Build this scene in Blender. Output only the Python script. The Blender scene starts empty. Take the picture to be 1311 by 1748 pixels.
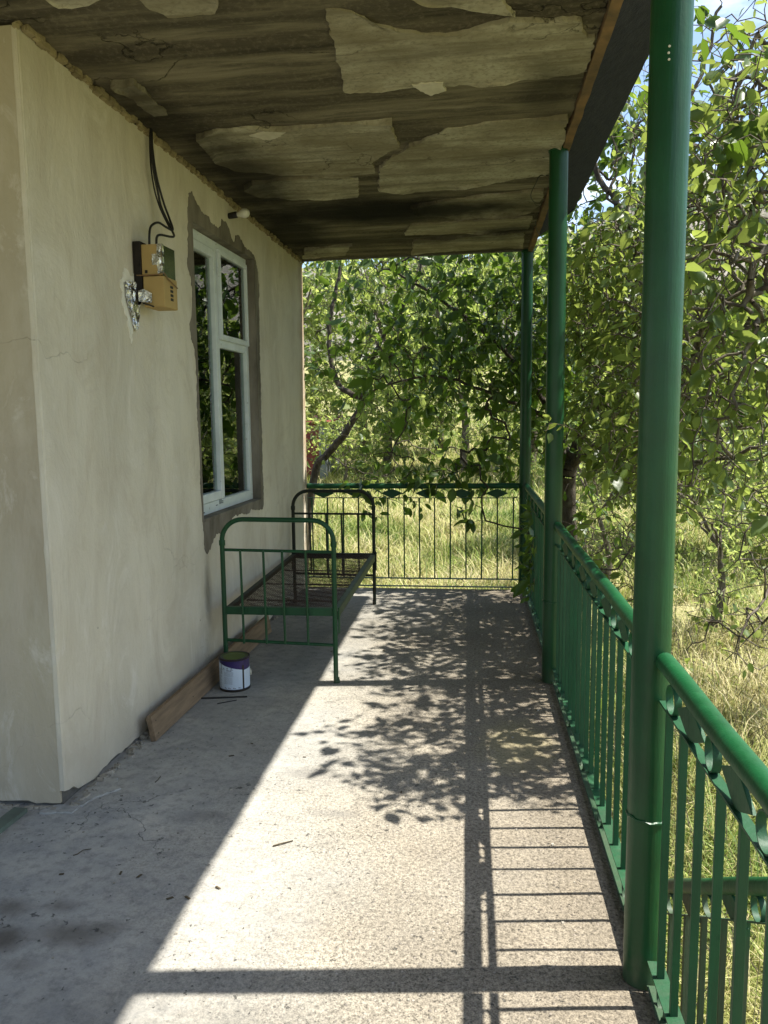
import bpy, bmesh, math, random
import numpy as np
from mathutils import Vector, Matrix, noise
random.seed(7); RNG = np.random.default_rng(11)
S = bpy.context.scene
COL = S.collection
PI = math.pi

# ------------------------------------------------------------------ camera
# world axes as seen by the camera (x right, y up, z back), solved from the photograph's vanishing points
F = 1350.0; EYE = 1.6
Ya = Vector((144.5, 169.0, -F)).normalized()
Dn = Vector((114.5, -(F*F + 144.5*114.5)/169.0, -F))
Za = (-Dn).normalized(); Xa = Ya.cross(Za)
R3 = Matrix((Xa, Ya, Za))
cam_d = bpy.data.cameras.new('camera'); cam = bpy.data.objects.new('camera', cam_d); COL.objects.link(cam)
cam.matrix_world = Matrix.Translation((0, 0, EYE)) @ R3.to_4x4()
cam_d.sensor_fit = 'VERTICAL'; cam_d.sensor_height = 24.0; cam_d.lens = 24.0*F/1748.0
cam_d.clip_start = 0.05; cam_d.clip_end = 3000
S.camera = cam
def ray(px, py):
    return R3 @ Vector((px-655.5, 874.0-py, -F))
def on_y(px, py, y):
    d = ray(px, py); t = y/d.y; return Vector((0, 0, EYE)) + d*t
def on_z(px, py, z=0.0):
    d = ray(px, py); t = (z-EYE)/d.z; return Vector((0, 0, EYE)) + d*t

# ------------------------------------------------------------------ light
SUNK, SUNKY = 0.53, 0.057                       # a point at height z throws its shadow at (-K*z, -KY*z)
to_sun = Vector((SUNK, SUNKY, 1.0)).normalized()
elev = math.asin(to_sun.z); azim = math.atan2(to_sun.x, to_sun.y)
sd = bpy.data.lights.new('sun', 'SUN'); sd.energy = 5.0; sd.angle = math.radians(0.55); sd.color = (1.0, 0.95, 0.86)
sun = bpy.data.objects.new('sun', sd); COL.objects.link(sun)
sun.rotation_euler = to_sun.to_track_quat('Z', 'Y').to_euler(); sun.location = (6, 3, 9)
world = bpy.data.worlds.new('World'); S.world = world; world.use_nodes = True
wn = world.node_tree; wn.nodes.clear()
wo = wn.nodes.new('ShaderNodeOutputWorld'); bg = wn.nodes.new('ShaderNodeBackground')
sky = wn.nodes.new('ShaderNodeTexSky'); sky.sky_type = 'NISHITA'; sky.sun_disc = False
sky.sun_elevation = elev; sky.sun_rotation = azim; sky.air_density = 1.0; sky.dust_density = 1.2; sky.ozone_density = 1.2
tc = wn.nodes.new('ShaderNodeTexCoord'); mp = wn.nodes.new('ShaderNodeMapping'); mp.inputs['Scale'].default_value = (1.0, 1.0, 2.6)
cn = wn.nodes.new('ShaderNodeTexNoise'); cn.inputs['Scale'].default_value = 2.6; cn.inputs['Detail'].default_value = 7; cn.inputs['Roughness'].default_value = 0.6
cr = wn.nodes.new('ShaderNodeValToRGB'); cr.color_ramp.elements[0].position = 0.54; cr.color_ramp.elements[1].position = 0.74
mx = wn.nodes.new('ShaderNodeMix'); mx.data_type = 'RGBA'; mx.inputs['B'].default_value = (7.5, 7.7, 8.0, 1)
L = wn.links.new
L(tc.outputs['Generated'], mp.inputs['Vector']); L(mp.outputs[0], cn.inputs['Vector']); L(cn.outputs['Fac'], cr.inputs[0])
L(cr.outputs[0], mx.inputs['Factor']); L(sky.outputs[0], mx.inputs['A']); L(mx.outputs['Result'], bg.inputs[0])
bg.inputs[1].default_value = 0.12; L(bg.outputs[0], wo.inputs[0])
S.view_settings.view_transform = 'Standard'; S.view_settings.look = 'None'
S.view_settings.exposure = 1.18; S.view_settings.gamma = 1.0; S.view_settings.use_curve_mapping = False
S.render.engine = 'CYCLES'
S.cycles.max_bounces = 8; S.cycles.diffuse_bounces = 5; S.cycles.transparent_max_bounces = 12
S.cycles.transmission_bounces = 4; S.cycles.glossy_bounces = 3; S.cycles.sample_clamp_indirect = 6.0

# ------------------------------------------------------------------ material helpers
class NT:
    def __init__(s, name):
        s.m = bpy.data.materials.new(name); s.m.use_nodes = True; s.t = s.m.node_tree; s.t.nodes.clear()
        s.out = s.n('ShaderNodeOutputMaterial'); s.geo = s.n('ShaderNodeNewGeometry').outputs['Position']
    def n(s, t, **k):
        x = s.t.nodes.new(t)
        for a, v in k.items(): setattr(x, a, v)
        return x
    def l(s, a, b): s.t.links.new(a, b)
    def put(s, inp, v):
        if hasattr(v, 'is_linked') or isinstance(v, bpy.types.NodeSocket): s.l(v, inp)
        else: inp.default_value = v
    def map(s, scale=(1, 1, 1), loc=(0, 0, 0), rot=(0, 0, 0), src=None):
        m = s.n('ShaderNodeMapping'); m.inputs['Scale'].default_value = scale
        m.inputs['Location'].default_value = loc; m.inputs['Rotation'].default_value = rot
        s.l(src or s.geo, m.inputs['Vector']); return m.outputs[0]
    def noise(s, sc, det=4, rough=0.55, vec=None, dist=0.0):
        x = s.n('ShaderNodeTexNoise'); x.inputs['Scale'].default_value = sc; x.inputs['Detail'].default_value = det
        x.inputs['Roughness'].default_value = rough; x.inputs['Distortion'].default_value = dist
        s.l(vec or s.geo, x.inputs['Vector']); return x.outputs['Fac']
    def voro(s, sc, vec=None, feature='F1', out='Distance'):
        x = s.n('ShaderNodeTexVoronoi'); x.feature = feature; x.inputs['Scale'].default_value = sc
        s.l(vec or s.geo, x.inputs['Vector']); return x.outputs[out]
    def ramp(s, fac, *stops):
        x = s.n('ShaderNodeValToRGB'); e = x.color_ramp.elements
        while len(e) < len(stops): e.new(0.5)
        for i, (p, c) in enumerate(stops):
            e[i].position = p
            if not hasattr(c, '__len__'): c = (c, c, c)
            e[i].color = (*c, 1)
        s.l(fac, x.inputs[0]); return x.outputs[0]
    def mix(s, f, a, b, mode='MIX'):
        x = s.n('ShaderNodeMix', data_type='RGBA', blend_type=mode); x.clamp_factor = True
        for nm, v in (('Factor', f), ('A', a), ('B', b)):
            if isinstance(v, tuple) and len(v) == 3: v = (*v, 1)
            if nm == 'Factor': s.put(x.inputs[0], v)
            else: s.put(x.inputs[nm], v)
        return x.outputs['Result']
    def math(s, op, a, b=0.0, c=None):
        x = s.n('ShaderNodeMath', operation=op); s.put(x.inputs[0], a); s.put(x.inputs[1], b)
        if c is not None: s.put(x.inputs[2], c)
        return x.outputs[0]
    def bump(s, h, strength=0.3, dist=0.01, normal=None):
        x = s.n('ShaderNodeBump'); x.inputs['Strength'].default_value = strength; x.inputs['Distance'].default_value = dist
        s.l(h, x.inputs['Height'])
        if normal: s.l(normal, x.inputs['Normal'])
        return x.outputs[0]
    def bsdf(s, col, rough=0.8, normal=None, metal=0.0, spec=0.5, **k):
        b = s.n('ShaderNodeBsdfPrincipled')
        if isinstance(col, tuple) and len(col) == 3: col = (*col, 1)
        s.put(b.inputs['Base Color'], col); s.put(b.inputs['Roughness'], rough); s.put(b.inputs['Metallic'], metal)
        b.inputs['Specular IOR Level'].default_value = spec
        for kk, v in k.items(): s.put(b.inputs[kk], v)
        if normal is not None: s.l(normal, b.inputs['Normal'])
        return b.outputs[0]
    def done(s, sh): s.l(sh, s.out.inputs[0]); return s.m
    def sep(s, v=None):
        x = s.n('ShaderNodeSeparateXYZ'); s.l(v or s.geo, x.inputs[0]); return x.outputs
    def spot(s, cx, cy, rx, ry, soft=1.0, wob=0.5, wsc=4.0, rot=0.0):
        """blotch mask round (cx,cy) in object space, 1 inside"""
        m = s.map((1/rx, 1/ry, 0), (-cx/rx, -cy/ry, 0))
        ln = s.n('ShaderNodeVectorMath', operation='LENGTH'); s.l(m, ln.inputs[0])
        d = s.math('ADD', ln.outputs['Value'], s.math('MULTIPLY', s.math('SUBTRACT', s.noise(wsc, 5), 0.5), wob*2))
        mr = s.n('ShaderNodeMapRange'); s.l(d, mr.inputs[0]); mr.inputs[1].default_value = 1.0+soft*0.5; mr.inputs[2].default_value = 1.0-soft*0.5
        return mr.outputs[0]

def m_floor():
    t = NT('floor_concrete')
    big = t.noise(0.9, 5, 0.6); mid = t.noise(6, 6, 0.65); fine = t.noise(75, 4, 0.7); grit = t.noise(190, 2, 0.6)
    c = t.ramp(t.noise(1.3, 8, 0.68), (0.34, (0.27, 0.273, 0.262)), (0.5, (0.41, 0.407, 0.38)), (0.66, (0.53, 0.51, 0.455)))  # base raised to lift the shaded wall side; sunlit rough zone multiplied down below
    c = t.mix(t.ramp(mid, (0.38, 0.0), (0.66, 0.75)), c, (0.29, 0.297, 0.295), 'MIX')
    c = t.mix(t.ramp(t.noise(21, 6, 0.7), (0.48, 0.0), (0.66, 0.6)), c, (0.185, 0.19, 0.186))
    x, y, z = t.sep()
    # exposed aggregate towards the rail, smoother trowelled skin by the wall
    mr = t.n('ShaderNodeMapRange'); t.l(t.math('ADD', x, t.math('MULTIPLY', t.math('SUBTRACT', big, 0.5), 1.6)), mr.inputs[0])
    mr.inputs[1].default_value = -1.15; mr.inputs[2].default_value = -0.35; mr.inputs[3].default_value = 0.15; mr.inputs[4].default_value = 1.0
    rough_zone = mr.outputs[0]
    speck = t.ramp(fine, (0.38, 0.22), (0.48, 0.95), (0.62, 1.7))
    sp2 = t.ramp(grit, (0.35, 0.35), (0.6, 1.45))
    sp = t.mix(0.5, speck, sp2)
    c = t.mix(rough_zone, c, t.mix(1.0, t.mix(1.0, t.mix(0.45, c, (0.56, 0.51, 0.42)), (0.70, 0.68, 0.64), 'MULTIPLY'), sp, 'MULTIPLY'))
    peb = t.voro(48); pc = t.voro(48, out='Color')
    pm = t.ramp(peb, (0.16, 1.0), (0.26, 0.0))
    pcol = t.ramp(t.sep(pc)[0], (0.0, (0.13, 0.12, 0.11)), (0.4, (0.3, 0.28, 0.25)), (1.0, (0.52, 0.48, 0.43)))
    pm2 = t.math('MULTIPLY', t.math('MULTIPLY', pm, rough_zone), t.ramp(t.sep(pc)[1], (0.35, 0.0), (0.45, 0.9)))
    c = t.mix(pm2, c, pcol)
    # darker weathered strip along the rail; far end darkened to imitate leaf shade
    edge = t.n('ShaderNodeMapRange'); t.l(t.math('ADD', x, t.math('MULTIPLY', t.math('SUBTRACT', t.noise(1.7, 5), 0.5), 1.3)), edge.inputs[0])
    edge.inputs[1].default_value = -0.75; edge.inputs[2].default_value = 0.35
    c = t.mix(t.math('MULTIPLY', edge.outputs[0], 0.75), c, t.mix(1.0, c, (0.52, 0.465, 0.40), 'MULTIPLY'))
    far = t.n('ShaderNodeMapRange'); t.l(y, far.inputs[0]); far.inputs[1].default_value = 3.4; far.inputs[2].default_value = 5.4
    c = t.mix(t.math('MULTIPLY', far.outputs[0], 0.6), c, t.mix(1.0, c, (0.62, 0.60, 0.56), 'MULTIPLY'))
    # lichen / rust coloured stain, oily brown spots, damp blotches
    c = t.mix(t.math('MULTIPLY', t.spot(0.24, 3.72, 0.16, 0.28, 0.8, 0.7, 9), 0.35), c, (0.33, 0.29, 0.13))
    for (sx, sy, rx, ry, a) in ((-1.43, 2.13, .07, .05, .7), (-1.22, 2.17, .10, .05, .6), (-1.5, 2.28, .06, .04, .55), (-1.33, 2.3, .05, .03, .4), (-1.45, 1.98, .06, .04, .65), (-1.55, 2.07, .12, .06, .55), (-1.12, 2.22, .05, .03, .3), (-1.3, 2.02, .05, .03, .3)):
        c = t.mix(t.math('MULTIPLY', t.spot(sx, sy, rx, ry, 1.2, 0.45, 12), a), c, (0.075, 0.06, 0.045))
    c = t.mix(t.math('MULTIPLY', t.spot(-0.75, 1.75, 0.5, 0.22, 1.0, 0.7, 7), 0.55), c, t.mix(1.0, c, (0.5, 0.5, 0.5), 'MULTIPLY'))
    for (sx, sy, rx, ry) in ((-0.72, 3.33, .1, .05), (-1.05, 2.92, .08, .04), (-0.55, 2.98, .09, .035)):
        c = t.mix(t.math('MULTIPLY', t.spot(sx, sy, rx, ry, 1.0, 0.4, 14), 0.4), c, (0.13, 0.13, 0.125))
    # pits
    pit = t.ramp(t.math('ADD', t.noise(34, 4, 0.65), t.math('MULTIPLY', t.noise(2.6, 4), 0.28)), (0.452, 1.0), (0.490, 0.0))
    c = t.mix(t.math('MULTIPLY', pit, 0.75), c, (0.06, 0.06, 0.055))
    # cracks near the corner
    wv = t.n('ShaderNodeVectorMath', operation='ADD'); t.l(t.geo, wv.inputs[0])
    nn = t.n('ShaderNodeTexNoise'); nn.inputs['Scale'].default_value = 7; nn.inputs['Detail'].default_value = 5; t.l(t.geo, nn.inputs['Vector'])
    sc = t.n('ShaderNodeVectorMath', operation='SCALE'); t.l(nn.outputs['Color'], sc.inputs[0]); sc.inputs['Scale'].default_value = 0.35; t.l(sc.outputs[0], wv.inputs[1])
    ve = t.voro(1.7, wv.outputs[0], 'DISTANCE_TO_EDGE')
    crack = t.math('MULTIPLY', t.ramp(ve, (0.0, 1.0), (0.004, 0.0)), t.spot(-1.2, 2.85, 0.35, 0.22, 0.6, 0.5, 3))
    c = t.mix(t.math('MULTIPLY', crack, 0.8), c, (0.05, 0.05, 0.045))
    hgt = t.math('ADD', t.math('MULTIPLY', fine, t.math('MULTIPLY', rough_zone, 0.9)), t.math('MULTIPLY', mid, 0.8))
    hgt = t.math('SUBTRACT', hgt, t.math('ADD', t.math('MULTIPLY', pit, 0.8), crack))
    hgt = t.math('ADD', hgt, t.math('MULTIPLY', pm2, 0.4))
    return t.done(t.bsdf(c, 0.92, t.bump(hgt, 0.9, 0.008), spec=0.25))

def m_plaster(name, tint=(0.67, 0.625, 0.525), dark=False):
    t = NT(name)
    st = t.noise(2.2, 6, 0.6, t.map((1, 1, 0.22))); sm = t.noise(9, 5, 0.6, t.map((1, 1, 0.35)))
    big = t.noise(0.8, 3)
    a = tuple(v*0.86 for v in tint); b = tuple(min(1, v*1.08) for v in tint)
    c = t.mix(t.ramp(st, (0.35, 0.0), (0.65, 1.0)), a, b)
    c = t.mix(t.ramp(sm, (0.5, 0.0), (0.75, 0.35)), c, (0.66, 0.63, 0.54))
    c = t.mix(t.ramp(big, (0.4, 0.0), (0.7, 0.3)), c, (0.52, 0.46, 0.30))
    x, y, z = t.sep()
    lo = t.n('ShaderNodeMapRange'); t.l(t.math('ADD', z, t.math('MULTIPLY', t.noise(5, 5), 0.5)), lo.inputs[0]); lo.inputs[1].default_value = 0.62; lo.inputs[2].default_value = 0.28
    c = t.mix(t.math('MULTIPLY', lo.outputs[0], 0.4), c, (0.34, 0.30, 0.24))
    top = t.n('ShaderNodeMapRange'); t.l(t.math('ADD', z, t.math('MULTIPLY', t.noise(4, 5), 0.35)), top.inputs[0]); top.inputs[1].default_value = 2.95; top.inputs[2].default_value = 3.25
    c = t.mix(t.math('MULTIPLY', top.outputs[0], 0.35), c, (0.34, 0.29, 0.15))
    # smudges
    if not dark:
        c = t.mix(t.ramp(t.noise(3.3, 6, 0.7, t.map((1, 1, 1), (3, 1, 2))), (0.58, 0.0), (0.74, 0.28)), c, (0.40, 0.36, 0.28))
        e = t.n('ShaderNodeMapRange'); t.l(t.math('ADD', y, t.math('MULTIPLY', t.noise(4, 4), 0.35)), e.inputs[0]); e.inputs[1].default_value = 7.16; e.inputs[2].default_value = 7.38
        c = t.mix(t.math('MULTIPLY', e.outputs[0], 0.8), c, (0.30, 0.19, 0.09))
        # black scuff where the bed rubs
        yz = t.map((0, 1/0.05, 1/0.16), (0, -4.62/0.05, -0.52/0.16))
        ln = t.n('ShaderNodeVectorMath', operation='LENGTH'); t.l(yz, ln.inputs[0])
        mr = t.n('ShaderNodeMapRange'); t.l(t.math('ADD', ln.outputs['Value'], t.math('MULTIPLY', t.noise(14, 4), 0.8)), mr.inputs[0]); mr.inputs[1].default_value = 1.9; mr.inputs[2].default_value = 0.7
        c = t.mix(t.math('MULTIPLY', mr.outputs[0], 0.6), c, (0.07, 0.065, 0.055))
    tw = t.noise(3.5, 7, 0.72, t.map((1, 1, 0.5), rot=(0.5, 0, 0)), 1.2)
    c = t.mix(t.ramp(tw, (0.50, 0.0), (0.64, 0.5)), c, (0.50, 0.44, 0.345)); c = t.mix(t.ramp(tw, (0.32, 0.6), (0.45, 0.0)), c, (0.72, 0.68, 0.60))
    nn = t.n('ShaderNodeTexNoise'); nn.inputs['Scale'].default_value = 3.0; nn.inputs['Detail'].default_value = 6; t.l(t.geo, nn.inputs['Vector'])
    sc = t.n('ShaderNodeVectorMath', operation='SCALE'); t.l(nn.outputs['Color'], sc.inputs[0]); sc.inputs['Scale'].default_value = 0.6
    wv = t.n('ShaderNodeVectorMath', operation='ADD'); t.l(t.geo, wv.inputs[0]); t.l(sc.outputs[0], wv.inputs[1])
    ck = t.math('MULTIPLY', t.ramp(t.voro(0.95, wv.outputs[0], 'DISTANCE_TO_EDGE'), (0.0, 1.0), (0.0035, 0.0)), t.ramp(t.noise(1.3, 3), (0.5, 0.0), (0.6, 0.28)))
    c = t.mix(ck, c, (0.22, 0.19, 0.14))
    dots = t.ramp(t.voro(3.1), (0.012, 1.0), (0.02, 0.0))
    c = t.mix(t.math('MULTIPLY', dots, 0.7), c, (0.12, 0.11, 0.09))
    h = t.math('ADD', t.math('MULTIPLY', sm, 1.0), t.math('MULTIPLY', t.noise(60, 3), 0.15))
    h = t.math('SUBTRACT', t.math('ADD', t.math('ADD', h, t.math('MULTIPLY', big, 2.0)), t.math('MULTIPLY', tw, 1.2)), ck)
    return t.done(t.bsdf(c, 0.9, t.bump(h, 0.6, 0.014), spec=0.2))

def m_ceiling(name, patch=False):
    t = NT(name)
    st = t.noise(3.0, 6, 0.62, t.map((0.18, 1.9, 1), rot=(0, 0, 0.03)))
    st2 = t.noise(9.0, 6, 0.6, t.map((0.22, 1.7, 1)))
    mid = t.noise(5, 6, 0.6); fine = t.noise(45, 4, 0.65)
    if patch:
        c = t.ramp(mid, (0.3, (0.28, 0.255, 0.18)), (0.5, (0.40, 0.37, 0.27)), (0.72, (0.48, 0.45, 0.345)))
        c = t.mix(t.ramp(st2, (0.48, 0.0), (0.66, 0.7)), c, (0.17, 0.147, 0.095))
        c = t.mix(t.ramp(st, (0.5, 0.0), (0.68, 0.6)), c, (0.13, 0.11, 0.075))
        c = t.mix(t.ramp(fine, (0.5, 0.0), (0.68, 0.6)), c, (0.16, 0.14, 0.095))
        c = t.mix(t.ramp(t.noise(2.2, 7, 0.7, t.map((0.6, 1.4, 1))), (0.46, 0.0), (0.62, 0.7)), c, (0.20, 0.17, 0.105))
        sb = 0.97
    else:
        c = t.ramp(st, (0.34, (0.05, 0.043, 0.030)), (0.46, (0.12, 0.104, 0.07)), (0.56, (0.20, 0.175, 0.118)), (0.70, (0.32, 0.285, 0.20)))
        c = t.mix(t.ramp(st2, (0.46, 0.0), (0.6, 0.65)), c, (0.062, 0.053, 0.038))
        c = t.mix(t.ramp(fine, (0.5, 0.0), (0.7, 0.45)), c, (0.22, 0.19, 0.13))
        sb = 1.0
    # soot spots, plus edge shadow and dark debris painted along the wall line
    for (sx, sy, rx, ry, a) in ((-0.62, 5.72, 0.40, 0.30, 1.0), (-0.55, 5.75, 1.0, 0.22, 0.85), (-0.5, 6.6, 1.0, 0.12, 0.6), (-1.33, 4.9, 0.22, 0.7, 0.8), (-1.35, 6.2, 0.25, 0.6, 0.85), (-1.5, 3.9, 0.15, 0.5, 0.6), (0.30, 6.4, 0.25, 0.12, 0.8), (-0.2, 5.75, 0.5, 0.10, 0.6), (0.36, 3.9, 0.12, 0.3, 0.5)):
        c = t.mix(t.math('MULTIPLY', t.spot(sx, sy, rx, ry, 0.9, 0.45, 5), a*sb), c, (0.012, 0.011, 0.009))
    nn = t.n('ShaderNodeTexNoise'); nn.inputs['Scale'].default_value = 4.0; nn.inputs['Detail'].default_value = 6; t.l(t.geo, nn.inputs['Vector'])
    sc = t.n('ShaderNodeVectorMath', operation='SCALE'); t.l(nn.outputs['Color'], sc.inputs[0]); sc.inputs['Scale'].default_value = 0.5
    wv = t.n('ShaderNodeVectorMath', operation='ADD'); t.l(t.map((0.45, 1.6, 1)), wv.inputs[0]); t.l(sc.outputs[0], wv.inputs[1])
    ck = t.math('MULTIPLY', t.ramp(t.voro(1.5, wv.outputs[0], 'DISTANCE_TO_EDGE'), (0.0, 1.0), (0.006, 0.0)), t.ramp(t.noise(2.1, 3), (0.50, 0.0), (0.58, 0.8)))
    c = t.mix(ck, c, (0.02, 0.017, 0.012))
    h = t.math('SUBTRACT', t.math('ADD', t.math('MULTIPLY', st2, 0.8), t.math('MULTIPLY', fine, 0.4)), t.math('MULTIPLY', ck, 2.0))
    return t.done(t.bsdf(c, 0.95, t.bump(h, 0.7 if not patch else 0.35, 0.015), spec=0.15))

def m_paint(name, col, wear=(0.30, 0.32, 0.28), amount=0.25, rough=0.35, chips=True, fade=None):
    t = NT(name)
    n1 = t.noise(6, 6, 0.6); n2 = t.noise(26, 5, 0.65)
    c = t.mix(t.ramp(n1, (0.35, 0.0), (0.7, 1.0)), tuple(v*0.8 for v in col), tuple(v*1.15 for v in col))
    if fade: c = t.mix(t.ramp(t.noise(2.5, 5, 0.6, t.map((1, 1, 0.3))), (0.42, 0.0), (0.68, amount*2)), c, fade)
    if chips:
        c = t.mix(t.ramp(t.noise(48, 6, 0.8), (0.70, 0.0), (0.735, 0.8)), c, wear)
        c = t.mix(t.ramp(n2, (0.58, 0.0), (0.8, 0.5)), c, tuple(v*0.6 for v in col))
    z_ = t.sep()[2]
    lo = t.n('ShaderNodeMapRange'); t.l(t.math('ADD', z_, t.math('MULTIPLY', t.noise(22, 5, 0.7), 0.22)), lo.inputs[0]); lo.inputs[1].default_value = 0.22; lo.inputs[2].default_value = 0.08
    if chips: c = t.mix(t.math('MULTIPLY', lo.outputs[0], 0.5), c, (0.09, 0.085, 0.06))
    drip = t.noise(20, 5, 0.7, t.map((1, 1, 0.07)))
    c = t.mix(t.ramp(drip, (0.55, 0.0), (0.75, 0.35)), c, tuple(min(1, v*1.7+.01) for v in col))
    r = t.math('ADD', rough, t.math('MULTIPLY', t.math('ADD', n2, drip), 0.17))
    h = t.math('ADD', t.math('MULTIPLY', n2, 0.4), t.math('MULTIPLY', t.noise(120, 3), 0.15))
    return t.done(t.bsdf(c, r, t.bump(t.math('ADD', h, t.math('MULTIPLY', drip, 1.2)), 0.55, 0.004), spec=0.4))

def m_simple(name, a, b=None, sc=8, rough=0.8, metal=0.0, bump=0.2, bsc=40, spec=0.4, stretch=(1, 1, 1)):
    t = NT(name); b = b or tuple(v*0.7 for v in a)
    c = t.mix(t.ramp(t.noise(sc, 6, 0.6, t.map(stretch)), (0.35, 0.0), (0.68, 1.0)), a, b)
    return t.done(t.bsdf(c, rough, t.bump(t.noise(bsc, 4, 0.6, t.map(stretch)), bump, 0.004), metal, spec))

def m_leaf(name, dark, light, trans, tmix=0.45, rough=0.42):
    t = NT(name)
    at = t.n('ShaderNodeAttribute'); at.attribute_name = 'tone'; at.attribute_type = 'GEOMETRY'
    f = at.outputs['Fac']
    vein = t.noise(60, 2)
    c = t.mix(f, dark, light)
    c = t.mix(t.math('MULTIPLY', vein, 0.3), c, tuple(v*0.6 for v in dark))
    p = t.bsdf(c, rough, None, spec=0.35)
    tr = t.n('ShaderNodeBsdfTranslucent'); tc_ = t.mix(f, tuple(v*0.6 for v in trans), trans); t.l(tc_, tr.inputs[0])
    m = t.n('ShaderNodeMixShader'); m.inputs[0].default_value = tmix; t.l(p, m.inputs[1]); t.l(tr.outputs[0], m.inputs[2])
    return t.done(m.outputs[0])

def m_glass():
    t = NT('window_glass')
    g = t.n('ShaderNodeBsdfGlossy'); g.inputs['Roughness'].default_value = 0.015; g.inputs['Color'].default_value = (0.9, 0.95, 0.93, 1)
    t.l(t.bump(t.noise(2.5, 1), 0.06, 0.02), g.inputs['Normal'])
    tr = t.n('ShaderNodeBsdfTransparent'); tr.inputs[0].default_value = (0.8, 0.86, 0.84, 1)
    fr = t.n('ShaderNodeFresnel'); fr.inputs[0].default_value = 1.5
    fac = t.math('MULTIPLY', fr.outputs[0], 1.4)
    m = t.n('ShaderNodeMixShader'); t.l(fac, m.inputs[0]); t.l(tr.outputs[0], m.inputs[1]); t.l(g.outputs[0], m.inputs[2])
    return t.done(m.outputs[0])

def m_ground():
    t = NT('garden_soil')
    c = t.ramp(t.noise(0.9, 7, 0.65), (0.35, (0.16, 0.19, 0.06)), (0.5, (0.30, 0.28, 0.13)), (0.65, (0.42, 0.36, 0.20)))
    c = t.mix(t.ramp(t.noise(14, 5), (0.4, 0.0), (0.65, 0.7)), c, (0.10, 0.13, 0.035))
    c = t.mix(t.ramp(t.noise(40, 4), (0.45, 0.0), (0.7, 0.6)), c, (0.42, 0.37, 0.19))
    return t.done(t.bsdf(c, 0.95, t.bump(t.noise(30, 5), 0.8, 0.05), spec=0.1))

def m_grass():
    t = NT('meadow_grass')
    at = t.n('ShaderNodeAttribute'); at.attribute_name = 'tone'; at.attribute_type = 'GEOMETRY'
    c = t.ramp(at.outputs['Fac'], (0.0, (0.08, 0.15, 0.025)), (0.35, (0.22, 0.29, 0.055)), (0.65, (0.46, 0.44, 0.17)), (1.0, (0.62, 0.55, 0.32)))
    p = t.bsdf(c, 0.6, spec=0.3)
    tr = t.n('ShaderNodeBsdfTranslucent'); t.l(t.mix(0.0, c, c), tr.inputs[0])
    m = t.n('ShaderNodeMixShader'); m.inputs[0].default_value = 0.35; t.l(p, m.inputs[1]); t.l(tr.outputs[0], m.inputs[2])
    return t.done(m.outputs[0])

def m_hill():
    t = NT('rocky_hillside')
    x, y, z = t.sep()
    n = t.noise(0.09, 8, 0.65)
    c = t.ramp(t.noise(0.25, 8, 0.7), (0.32, (0.16, 0.145, 0.12)), (0.55, (0.30, 0.275, 0.235)), (0.7, (0.36, 0.33, 0.27)))
    c = t.mix(t.ramp(n, (0.5, 0.0), (0.58, 0.85)), c, (0.10, 0.13, 0.045))
    return t.done(t.bsdf(c, 0.95, t.bump(t.noise(0.4, 8, 0.7), 1.0, 1.5), spec=0.1))

def m_bark(name='bark', a=(0.10, 0.085, 0.065), b=(0.045, 0.036, 0.028)):
    t = NT(name)
    c = t.mix(t.ramp(t.noise(30, 6, 0.65, t.map((1, 1, 0.4))), (0.38, 0.0), (0.64, 1.0)), b, a)
    c = t.mix(t.ramp(t.noise(7, 5), (0.58, 0.0), (0.7, 0.5)), c, (0.2, 0.19, 0.16))
    return t.done(t.bsdf(c, 0.9, t.bump(t.noise(45, 5, 0.7), 0.6, 0.01), spec=0.2))

M = {}
M['floor'] = m_floor(); M['plaster'] = m_plaster('wall_plaster'); M['plaster_shaded'] = m_plaster('end_wall_shaded_plaster', (0.44, 0.385, 0.29), True)  # end walls get a darker plaster tint that stands in for their shade
M['raw'] = m_simple('raw_concrete', (0.16, 0.15, 0.13), (0.08, 0.075, 0.065), 12, 0.95, bump=0.8)
M['mortar'] = m_simple('window_mortar', (0.25, 0.225, 0.185), (0.115, 0.10, 0.078), 7, 0.95, bump=0.9, stretch=(1, 1, 0.35))
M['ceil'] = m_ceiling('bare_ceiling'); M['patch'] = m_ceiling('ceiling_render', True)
M['chip'] = m_simple('pale_plaster', (0.62, 0.58, 0.46), (0.5, 0.46, 0.35), 20, 0.9)
M['filler'] = m_simple('white_filler', (0.80, 0.78, 0.72), (0.72, 0.70, 0.62), 12, .9)
M['rust'] = m_simple('rusty_iron', (0.25, 0.15, 0.07), (0.12, 0.085, 0.05), 9, 0.85, bump=0.8)
M['felt'] = m_simple('black_roofing_felt', (0.028, 0.026, 0.025), (0.012, 0.012, 0.012), 25, 0.9, bump=1.0, bsc=70, spec=0.2)
M['green'] = m_paint('green_gloss_paint', (0.005, 0.075, 0.022), (0.20, 0.26, 0.22), 0.25, 0.3)
M['green_post'] = m_paint('green_post_paint', (0.004, 0.056, 0.016), (0.16, 0.25, 0.19), 0.12, 0.22, fade=(0.006, 0.056, 0.020))
M['green_bar'] = m_paint('green_bar_paint', (0.007, 0.074, 0.026), (0.24, 0.27, 0.22), 0.3, 0.4, fade=(0.03, 0.065, 0.038))
M['bedgreen'] = m_paint('green_bed_enamel', (0.007, 0.060, 0.020), (0.03, 0.04, 0.03), 0.2, 0.30)
M['beddark'] = m_simple('dark_bed_iron', (0.016, 0.032, 0.020), (0.026, 0.022, 0.016), 18, 0.6, 0.3)
M['spring'] = m_simple('rusted_spring_wire', (0.075, 0.045, 0.032), (0.03, 0.022, 0.018), 30, 0.7, 0.4)
M['bedrail'] = m_simple('worn_bed_rail', (0.075, 0.11, 0.06), (0.04, 0.05, 0.03), 14, 0.5, 0.2)
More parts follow.
